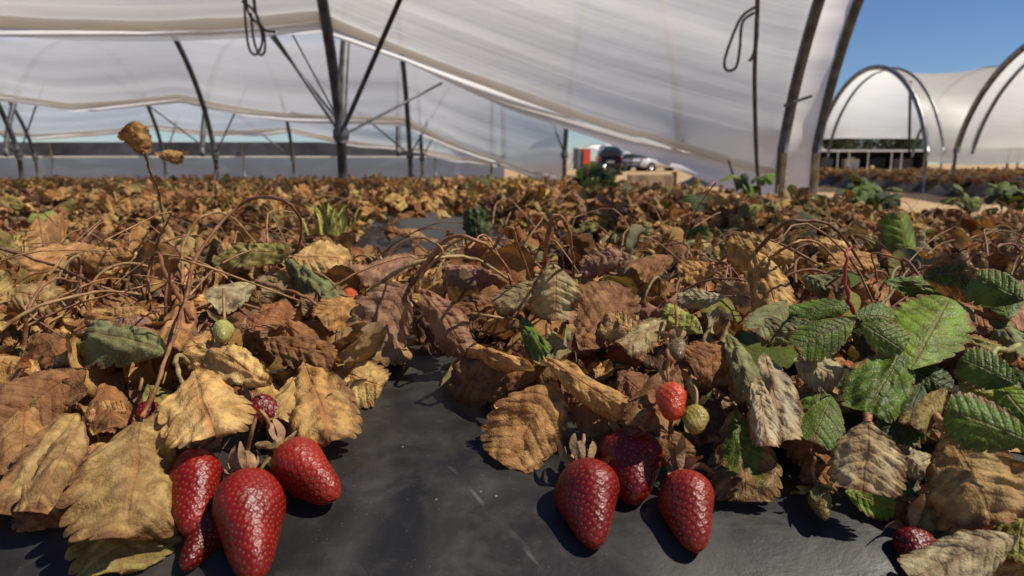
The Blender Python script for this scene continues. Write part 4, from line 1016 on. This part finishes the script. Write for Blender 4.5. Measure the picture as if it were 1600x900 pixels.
hoop(xA3 + .12, YA + .05, ZA - .1, xA3 + .12, 'outer grey hoop beside the end hoop, against blue sky', GA, .027, clamp=False,
     braces=[(P_(1268, 150, 4.0), P_(1225, 165, 4.0), .008)])
# span B and C
GB = 'hoops of the second tunnel'
for x, xn, lab in ((xB0 - 2.5, xA1 - 5.2, 'pale post and hoop at the far left of the second tunnel'), (xB0, xA1 - 2.7, 'dark curved hoop of the second tunnel at left'),
                   (xB1, xA1, 'dark hoop of the second tunnel right of the centre post'), (xB2, xA2 - .6, 'last short hoop of the second tunnel left of the parked cars')):
    nb = np.array([x, YB, ZB])
    hoop(x, YB, ZB, xn, lab, GB, .030, mat=M_DSTEEL, braces=[(nb, nb + [-1.1, -.3, .95], .010), (nb, nb + [.55, -.2, .85], .010)] if x < .5 else [(nb, nb + [-.18, -.1, .45], .01)])
GC = 'hoops of the third tunnel'
for i, x in enumerate((-11.7, -9.25, -6.75, -4.25, -1.75, -.4)):
    nb = np.array([x, YC, ZC_])
    hoop(x, YC, ZC_, x + .3, ['leftmost hoop of the third tunnel, far back', 'second hoop from the left in the third tunnel', 'third hoop from the left in the third tunnel', 'hoop of the third tunnel between the lone dry stalk and the centre post', 'hoop of the third tunnel behind the centre post', 'last hoop of the third tunnel, nearest the cars'][i], GC, .032, braces=[(nb, nb + [-.9, -.3, .8], .012)] if i % 2 else [(nb, nb + [.5, -.3, .8], .012)])

def edge_fun(pts, y):                       # px,py control points -> height at x
    X_ = [float(at(a, b, y)[0]) for a, b in pts]; Z_ = [float(at(a, b, y)[2]) for a, b in pts]
    return lambda x: float(np.interp(x, X_, Z_))
eA = edge_fun([(-700, 46), (-300, 60), (-150, 42), (0, 44), (250, 52), (400, 50), (512, 44), (640, 90), (800, 145), (930, 190), (1060, 230), (1190, 268), (1230, 276)], YA - .03)
eF = edge_fun([(-700, 60), (512, 60), (640, 98), (800, 168), (930, 210), (1060, 262), (1190, 316), (1230, 322)], YA - .03)
xsA = np.linspace(-5.5, xA2 + .06, 170)
film('tunnel_film', 'large white film sheet of the near tunnel sloping down to the ground at right', xsA, eA, lambda x: R(66), YA, ZA, [xA1 - 5.4, xA1 - 2.7, xA1, xA2], 21, amp=.012, sag=.07, flapf=lambda x: max(.02, eA(x) - eF(x)))
# strip between the two end hoops
xsS = np.linspace(xA2 + .02, xA3 + .10, 8)
film('tunnel_film', 'narrow white film strip between the two end hoops', xsS, lambda x: .22, lambda x: R(60), YA + .03, ZA - .1, [xA2, xA3 + .12], 5, amp=.01, sag=.02, flap=False, hem=False)
# span B near slope: from the valley behind span A over the ridge to its far edge
eB = edge_fun([(-900, 155), (-300, 160), (-60, 152), (40, 156), (130, 166), (230, 160), (300, 156), (345, 168), (450, 180), (560, 186), (632, 190), (700, 222), (760, 245), (830, 270), (885, 285)], YB - .03)
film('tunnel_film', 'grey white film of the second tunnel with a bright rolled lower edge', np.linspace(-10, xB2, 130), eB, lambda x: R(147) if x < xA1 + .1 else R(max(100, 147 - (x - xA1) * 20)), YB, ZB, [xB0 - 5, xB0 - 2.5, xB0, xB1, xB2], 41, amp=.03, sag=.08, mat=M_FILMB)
eC = edge_fun([(-700, 212), (-100, 205), (0, 206), (60, 213), (150, 207), (245, 200), (330, 207), (455, 204), (560, 222), (650, 234), (760, 254), (800, 262)], YC)
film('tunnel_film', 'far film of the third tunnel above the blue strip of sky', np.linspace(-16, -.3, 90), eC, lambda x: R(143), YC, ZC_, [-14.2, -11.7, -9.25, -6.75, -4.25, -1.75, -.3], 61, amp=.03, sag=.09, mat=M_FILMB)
# lower bright flap seen at the foot of film A corner
# far side wall: dark netting over clear film
YD = 18.2
zt, zm = zpx(100, 222, YD), zpx(100, 245, YD)
wall = empty('side_wall', (-12, YD, 0)); tag(wall, 'long side wall of dark netting above pale bluish film behind the tunnels', 'side wall')
xs = np.linspace(-24, -.2, 120); X, T = np.meshgrid(xs, np.linspace(0, 1, 8), indexing='ij')
top = zt - np.clip((X + 5) / 5, 0, 1) * .38
Zz = zm + (top - zm) * T; link('netting', mesh('netting', np.stack([X, YD + .04 * np.sin(X * 2) * (1 - T), Zz], -1).reshape(-1, 3), gridF(120, 8), M_NET), wall)
Zz = -.05 + (zm + .03) * T; link('film_panel', mesh('film_panel', np.stack([X, YD - .03 + .07 * fbm(X, T, 3, 3, 2.), Zz], -1).reshape(-1, 3), gridF(120, 8), M_FILM2), wall)
m = MB(); m.tube(np.stack([xs, xs * 0 + YD - .05, xs * 0 + zm], -1), .022, 6); m.build('rail', M_FLAP, wall)
for i in range(9):
    m = MB(); x = -22 + i * 2.5; m.tube([(x, YD - .08, -.1), (x, YD - .08, zm + .35)], .03, 8); m.build('post', M_STEEL, wall)

# ropes
def rope(name, label, paths, r=.006, mat=None):
    root = empty(name, tuple(paths[0][0])); tag(root, label, 'rope')
    for P in paths:
        m = MB(); m.tube(spline(P, 30), r, 7); o = m.build('strand', mat or M_ROPE, root)
    return root
y_ = 3.75
rope('tie_rope', 'knotted dark rope bundle with hanging loops at the upper left', [
    [P_(383, -30, y_), P_(388, 20, y_), P_(410, 45, y_), P_(414, 78, y_), P_(405, 85, y_), P_(396, 60, y_), P_(392, 20, y_)],
    [P_(380, -30, y_), P_(384, 40, y_), P_(390, 78, y_), P_(402, 84, y_), P_(410, 60, y_), P_(400, 20, y_), P_(395, -30, y_)],
    [P_(395, -30, y_), P_(398, 15, y_), P_(412, 45, y_), P_(430, 50, y_)], [P_(378, 2, y_), P_(392, 12, y_), P_(405, 30, y_)]], .0065)
y_ = 3.62
rope('tie_rope', 'grey rope with one hanging loop against the right part of the film', [
    [P_(1182, 10, y_), P_(1160, 25, y_), P_(1145, 55, y_), P_(1132, 95, y_), P_(1136, 110, y_), P_(1150, 105, y_), P_(1156, 75, y_), P_(1160, 35, y_), P_(1178, 20, y_)],
    [P_(1182, 22, y_), P_(1183, 60, y_), P_(1175, 90, y_), P_(1170, 95, y_)]], .0075)
rope('hold_down_strap', 'long dark strap running down over the film beside the end hoop', [
    [P_(1184, -60, 3.55), P_(1183, 20, 3.7), P_(1179, 110, 3.88), P_(1180, 190, 4.02), P_(1183, 260, 4.08), P_(1190, 325, 4.1)]], .012)
rope('hold_down_strap', 'short thin strap near the low right corner of the film', [[P_(1138, 250, 4.1), P_(1146, 275, 4.1), P_(1152, 300, 4.1)]], .006)

# right block of tunnels (axis along x, openings facing the road)
def rtunnel(x0, yf, zn, label, nh, seed, x1=26., lowfar=1.0, lownear=.12):
    hx = [x0 + 2.4 * i for i in range(nh)]
    for i, x in enumerate(hx):
        root = empty('tunnel_hoop', (x, yf, 0)); tag(root, ('front opening hoop of the ' if i == 0 else '%s inner hoop behind the opening of the ' % ['', 'first', 'second', 'third', 'fourth'][i]) + label, 'tunnel hoop', 'hoops of the tunnels across the road')
        th = np.linspace(ALF, math.pi - ALF, 44); y, z = arch(yf, zn, th); m = MB(); m.tube(np.stack([y * 0 + x, y, z], -1), .052 if i == 0 else .03, 10); m.build('arch_tube', M_STEEL, root)
        if i == 0:
            m = MB(); m.tube(np.stack([y * 0 + x + .30, y, z - .02], -1), .03, 10); m.build('arch_tube', M_STEEL, root)
        post(root, x, yf, zn); post(root, x, yf - 2 * HALF, zn)
        if i == 0:
            a = arch(yf, zn, R(125)); b = arch(yf, zn, R(18))
            m = MB(); m.tube([(x + .1, a[0], a[1]), (x + 1.2, (a[0] + b[0]) / 2, (a[1] + b[1]) / 2 ), (x + 2.3, b[0], b[1])], .03, 8); m.build('brace', M_DSTEEL, root)
    xs = np.linspace(x0 - .02, x1, 120); r0 = empty('tunnel_film', (x0, yf, 0)); tag(r0, 'white film roof of the ' + label, 'plastic film', 'film roofs across the road')
    V = []
    for x in xs:
        fr = ((x - x0) / 2.4) % 1; th0 = th_of_z(max(zn, lowfar), zn); th = np.linspace(th0, math.pi - ALF, 50); y, z = arch(yf, zn, th)
        off = .03 - .16 * math.sin(math.pi * fr) ** .8 * (np.sin((th - th0) / (math.pi - ALF - th0) * math.pi) ** .5) + .02 * fbm(np.full(50, x), th * 3, seed, 3, 4)
        yy, zz = y + np.cos(th) * off, z + np.sin(th) * off
        yy = np.append(yy, [yy[-1], yy[-1] - .02]); zz = np.append(zz, [zz[-1] - (zz[-1] - lownear) * .5, lownear + .1 * math.sin(x * 1.3)])
        V.append(np.stack([yy * 0 + x, yy, zz], -1))
    link('film_sheet', mesh('film_sheet', np.array(V).reshape(-1, 3), gridF(120, 52), M_FILMR), r0)
XR = 7.55
rtunnel(XR, 17.3, .72, 'middle tunnel across the road', 5, 3, lowfar=1.12, lownear=.6)
rtunnel(XR + .45, 12.55, .72, 'nearest tunnel across the road', 5, 4, lowfar=.8, lownear=.6)
rtunnel(XR + 6, 21.9, .95, 'rear tunnel across the road', 4, 6, x1=34., lowfar=1.3, lownear=.8)

# ---------------------------------------------------------------- background things
M_DARK = simple('dark_shed_side', (.02, .025, .03), .7); M_WHITE = simple('white_paint', (.78, .78, .76), .5, 0, .05); M_TREE = simple('tree_leaf', (.06, .09, .03), .8, 0, .4, 3)
M_TRUNK = simple('bark', (.12, .08, .05), .9); M_ORANGE = simple('red_orange_panel', (.62, .06, .03), .5); M_GREYP = simple('grey_panel', (.16, .18, .19), .6)
M_BLACK = simple('black_car_paint', (.010, .012, .018), .15, 0, .1, coat=1.); M_WCAR = simple('white_car_paint', (.72, .72, .73), .2, 0, .03, coat=1.); M_SCAR = simple('silver_car_paint', (.42, .43, .45), .25, .5, .05, coat=1.)
M_GLASS = simple('dark_car_glass', (.012, .014, .018), .06, 0, .1, spec=.8); M_TYRE = simple('tyre_rubber', (.02, .02, .02), .8); M_RIM = simple('alloy_rim', (.5, .5, .52), .3, .8); M_TAIL = simple('tail_light_red', (.35, .01, .01), .25)
M_WOOD = simple('pale_timber', (.48, .36, .22), .8, 0, .2, 5); M_CONC = simple('concrete', (.42, .38, .32), .9, 0, .15, 6)
def shed():
    p0 = at(1235, 256, 62); p1 = at(1445, 256, 62); r = empty('shed', (float(p0[0]), 62, 0)); tag(r, 'long low dark open shed with pale posts seen through the tunnel', 'shed')
    W_ = p1[0] - p0[0]; cx = (p0[0] + p1[0]) / 2; zt_ = zpx(1300, 237, 62)
    m = MB(); m.box((cx, 66, zt_ / 2), (W_, .2, zt_)); m.box((p0[0] + .1, 64, zt_ / 2), (.2, 4, zt_)); m.box((p1[0] - .1, 64, zt_ / 2), (.2, 4, zt_)); m.build('wall', M_DARK, r, False)
    m = MB(); m.box((cx, 64, zt_ + .08), (W_ + 1, 5.2, .16)); m.build('roof', M_WHITE, r, False)
    for i in range(8):
        m = MB(); m.box((p0[0] + .4 + (W_ - .8) * (i + .25 * math.sin(i * 4)) / 7, 61.6, zt_ / 2), (.09, .09, zt_)); m.build('post', M_WHITE, r, False)
    for i, mt in enumerate((M_WHITE, M_GREYP, M_WHITE, M_DARK, M_GREYP)):
        m = MB(); x = p0[0] + 1.5 + i * W_ / 5.2; m.box((x, 63.6, .5), (.9 + .2 * i, .8, .9 + .1 * (i % 2)), bev=.05); m.box((x, 63.6, 1.0), (.5, .5, .2), bev=.05)
        tag(m.build('crate_stack', mt, None, False), ['white crate stack at the left end inside the shed', 'grey crate stack second from the left in the shed', 'white crate stack at the middle of the shed', 'dark crate stack right of the middle in the shed', 'grey crate stack at the right end of the shed'][i], 'crate stack', 'crate stacks in the shed')
shed()
def tree(x, y, h, wd, label, seed):
    r = empty('tree', (x, y, 0)); tag(r, label, 'tree', 'trees behind the shed'); g_ = np.random.default_rng(seed)
    m = MB(); m.tube(spline([(x, y, -.1), (x + .1, y, h * .3), (x - .1, y, h * .75)], 10), np.linspace(.22, .08, 10), 8)
    for k in range(5):
        a = k * 1.3; m.tube(spline([(x, y, h * .3), (x + math.cos(a) * wd * .25, y + math.sin(a) * wd * .25, h * .55), (x + math.cos(a) * wd * .4, y + math.sin(a) * wd * .4, h * .75)], 7), np.linspace(.08, .03, 7), 6)
    m.build('trunk', M_TRUNK, r)
    n = 2600; cl = g_.normal(0, 1, (26, 3)); cl /= np.linalg.norm(cl, axis=1)[:, None]; cl = cl * g_.uniform(.3, 1, (26, 1)) * [wd / 2, wd / 2, h * .36] + [x, y, h * .62]
    c = cl[g_.integers(0, 26, n)] + g_.normal(0, 1, (n, 3)) * wd * .09; a = g_.normal(0, 1, (n, 3)); a /= np.linalg.norm(a, axis=1)[:, None]; b = np.cross(a, g_.normal(0, 1, (n, 3))); b /= np.linalg.norm(b, axis=1)[:, None]; s = .16
    V = np.stack([c - a * s, c + b * s * .6, c + a * s, c - b * s * .6], 1).reshape(-1, 3); F = np.arange(n * 4).reshape(n, 4)
    link('crown', mesh('crown', V, F, M_TREE, smooth=False), r)
for i, px in enumerate((1215, 1262, 1305, 1352, 1398, 1440, 1490)):
    p = at(px, 256, 88); tree(float(p[0]), 88 + 3 * (i % 2), [4.9, 5.2, 5.4, 5.0, 5.5, 5.6, 5.2][i], 5.4, ['leftmost green tree behind the dark shed', 'second green tree from the left behind the shed', 'third green tree from the left behind the shed', 'middle green tree behind the shed', 'third green tree from the right behind the shed', 'second green tree from the right behind the shed', 'rightmost green tree behind the shed'][i], i)

def car(px, y, W_, H_, L_, rz, paint, label, hatch=True):
    p = at(px, 256, y); r = empty('parked_car', (float(p[0]), y, -.03)); tag(r, label, 'car', 'cars parked beyond the beds')
    # side profile (along y local: 0 rear .. L front), lofted with rounded sections
    prof = [(0, .35, .75, .86), (.03, .28, .95, .96), (.12, .25, H_ * (.97 if hatch else .66), .95), (.30, .24, H_, .93), (.55, .24, H_ * .98, .93), (.70, .24, H_ * .66, .95), (.88, .25, H_ * .58, .95), (.97, .28, H_ * .50, .9), (1, .36, H_ * .40, .8)]
    m = MB(); V = []; ns = 20
    for t, z0, z1, ww in prof:
        for k in range(ns):
            a = 2 * math.pi * k / ns; cx, sx = math.cos(a), math.sin(a); ex = abs(cx) ** .35 * np.sign(cx) * W_ / 2 * ww; ez = abs(sx) ** .45 * np.sign(sx)
            z = (z0 + z1) / 2 + ez * (z1 - z0) / 2; tap = 1 - .22 * max(0, (z - H_ * .6) / (H_ * .4)); V.append((ex * tap, (t - .5) * L_, z))
    m.add(V, gridF(len(prof), ns, True).tolist()); m.f += [tuple(range(ns)), tuple(range((len(prof) - 1) * ns, len(prof) * ns))[::-1]]
    def part(mb, name, mt, par=r, sm=True):
        o = link(name, mesh(name, np.concatenate(mb.v), mb.f, mt, sm)); o.parent = par; return o
    part(m, 'body', paint)
    for sx in (-1, 1):
        for ty in (-.31, .31):
            m = MB(); m.tube([(sx * (W_ / 2 - .2), ty * L_, .33), (sx * (W_ / 2 + .01), ty * L_, .33)], .33, 20); wv = part(m, 'wheel', M_TYRE)
            m = MB(); m.tube([(sx * (W_ / 2 - .0), ty * L_, .33), (sx * (W_ / 2 + .03), ty * L_, .33)], .2, 16); part(m, 'rim', M_RIM, wv)
        m = MB(); a = .86 * W_ / 2; zz0, zz1 = H_ * .62, H_ * .90
        ya, yb = (-.36 if hatch else -.28), .16
        m.add([(sx * (a + .06), ya * L_, zz0), (sx * (a + .06), yb * L_, zz0), (sx * (a - .04), (yb - .1) * L_, zz1), (sx * (a - .04), (ya + .03) * L_, zz1)] + [(sx * (a - .1), q * L_, z) for q, z in ((ya, zz0), (yb, zz0), (yb - .1, zz1), (ya + .03, zz1))],
              [(0, 1, 2, 3), (4, 5, 6, 7), (0, 1, 5, 4), (1, 2, 6, 5), (2, 3, 7, 6), (3, 0, 4, 7)]); part(m, 'side_window', M_GLASS, sm=False)
        m = MB(); m.box((sx * W_ * .40, -.485 * L_, H_ * .55), (.16, .12, .28), bev=.03); part(m, 'tail_light', M_TAIL, sm=False)
        m = MB(); m.box((sx * W_ * .34, .475 * L_, H_ * .42), (.3, .14, .14), bev=.03); part(m, 'headlight', M_RIM, sm=False)
    yw = -.475 if hatch else -.40
    m = MB(); m.box((0, (yw + .025) * L_, H_ * .77), (W_ * .72, .22, H_ * .24), bev=.05); part(m, 'rear_window', M_GLASS, sm=False)
    m = MB(); m.box((0, .13 * L_ * 1.0 + .35 * 1, H_ * .78), (W_ * .72, .5, H_ * .16), bev=.05); part(m, 'windscreen', M_GLASS, sm=False)
    m = MB(); m.box((0, -.503 * L_, H_ * .42), (.5, .03, .12)); part(m, 'number_plate', M_WHITE, sm=False)
    r.rotation_euler = (0, 0, rz); return r
car(957, 50, 1.85, 1.62, 4.2, R(-12), M_BLACK, 'black hatchback seen from behind with a pale number plate')
car(988, 56, 1.8, 1.5, 4.2, R(-25), M_WCAR, 'white car just right of the black hatchback')
car(1012, 55, 1.8, 1.45, 4.4, R(-58), M_SCAR, 'silver car between the white cars', False)
car(1033, 53, 1.8, 1.42, 4.4, R(-70), M_WCAR, 'white saloon farthest right among the parked cars', False)
car(950, 62, 1.9, 2.3, 5.0, R(0), M_WCAR, 'tall white van behind the black hatchback')
def booth():
    p = at(909, 256, 70); x, y = float(p[0]), 70; r = empty('portable_toilet', (x, y, 0)); tag(r, 'red and grey portable toilet left of the parked cars', 'portable toilet')
    m = MB(); m.box((x, y, 1.0), (1.5, 1.1, 2.0), R(20), bev=.08); m.build('cabin', M_GREYP, r, False)
    m = MB(); m.box((x + .40, y - .52, 1.0), (.8, .2, 1.8), R(20), bev=.04); m.build('door', M_ORANGE, r, False)
    m = MB(); m.box((x, y, 2.06), (1.6, 1.2, .14), R(20), bev=.1); m.build('roof', M_WHITE, r, False)
    m = MB(); m.box((x + .2, y - .78, 1.0), (.06, .08, .2)); m.build('handle', M_GREYP, r, False)
booth()
# far white tunnels behind the cars
for i, (px, y, lab) in enumerate(((925, 85, 'distant white tunnel roof behind the portable toilet'), (985, 95, 'distant white tunnel roof behind the parked cars'), (1060, 90, 'distant white tunnel roof right of the parked cars'))):
    p = at(px, 256, y); r = empty('distant_tunnel', (float(p[0]), y, 0)); tag(r, lab, 'tunnel', 'distant tunnels'); th = np.linspace(0, math.pi, 24); X, T = np.meshgrid(np.linspace(-5, 5, 14), th, indexing='ij')
    V = np.stack([p[0] + 3.0 * np.cos(T) + 0 * X, y + X, 3.0 * np.sin(T) * .9 + .1 * np.sin(X * 2)], -1).reshape(-1, 3); link('roof', mesh('roof', V, gridF(14, 24), M_FILM), r)
    m = MB(); m.tube(np.stack([p[0] + 3.05 * np.cos(th), th * 0 + y - 5, 2.75 * np.sin(th)], -1), .05, 8); m.build('hoop', M_STEEL, r)
# sandy bank, timber box and low pile beyond the beds
p = at(1015, 275, 16); r = empty('timber_box', (float(p[0]), 16, 0)); tag(r, 'low pale timber box with dark end post standing before the cars', 'timber box')
wb = 64 / FX * 16
m = MB()
for k in range(3): m.box((p[0], 16, .03 + k * .1), (wb, .6, .095), bev=.02)
m.build('side_boards', M_WOOD, r, False)
m = MB(); m.box((p[0] + wb / 2 + .05, 15.8, .14), (.09, .09, .40)); m.build('end_post', M_TRUNK, r, False)
def pile(px, y, w_, h_, label, mt, name='soil_pile'):
    p = at(px, 256, y); nn = 26; a = np.linspace(-1, 1, nn); X, Y = np.meshgrid(a, a, indexing='ij'); rr = np.hypot(X, Y)
    Z = h_ * np.clip(1 - rr ** 1.6, 0, 1) * (1 + .3 * fbm(X, Y, 8, 3, 4)) - .06; V = np.stack([p[0] + X * w_ / 2, y + Y * w_ / 2, Z], -1).reshape(-1, 3)
    o = link(name, mesh(name, V, gridF(nn, nn)[:, ::-1], mt)); tag(o, label, 'soil pile')
pile(905, 22, 2.4, .22, 'low sandy soil pile left of the timber box', M_SAND)
pile(1095, 17, 1.4, .26, 'low heap of grey film and soil right of the timber box', M_PLAS, 'film_heap')
bpy.context.view_layer.update()
print('objects', len(bpy.data.objects))
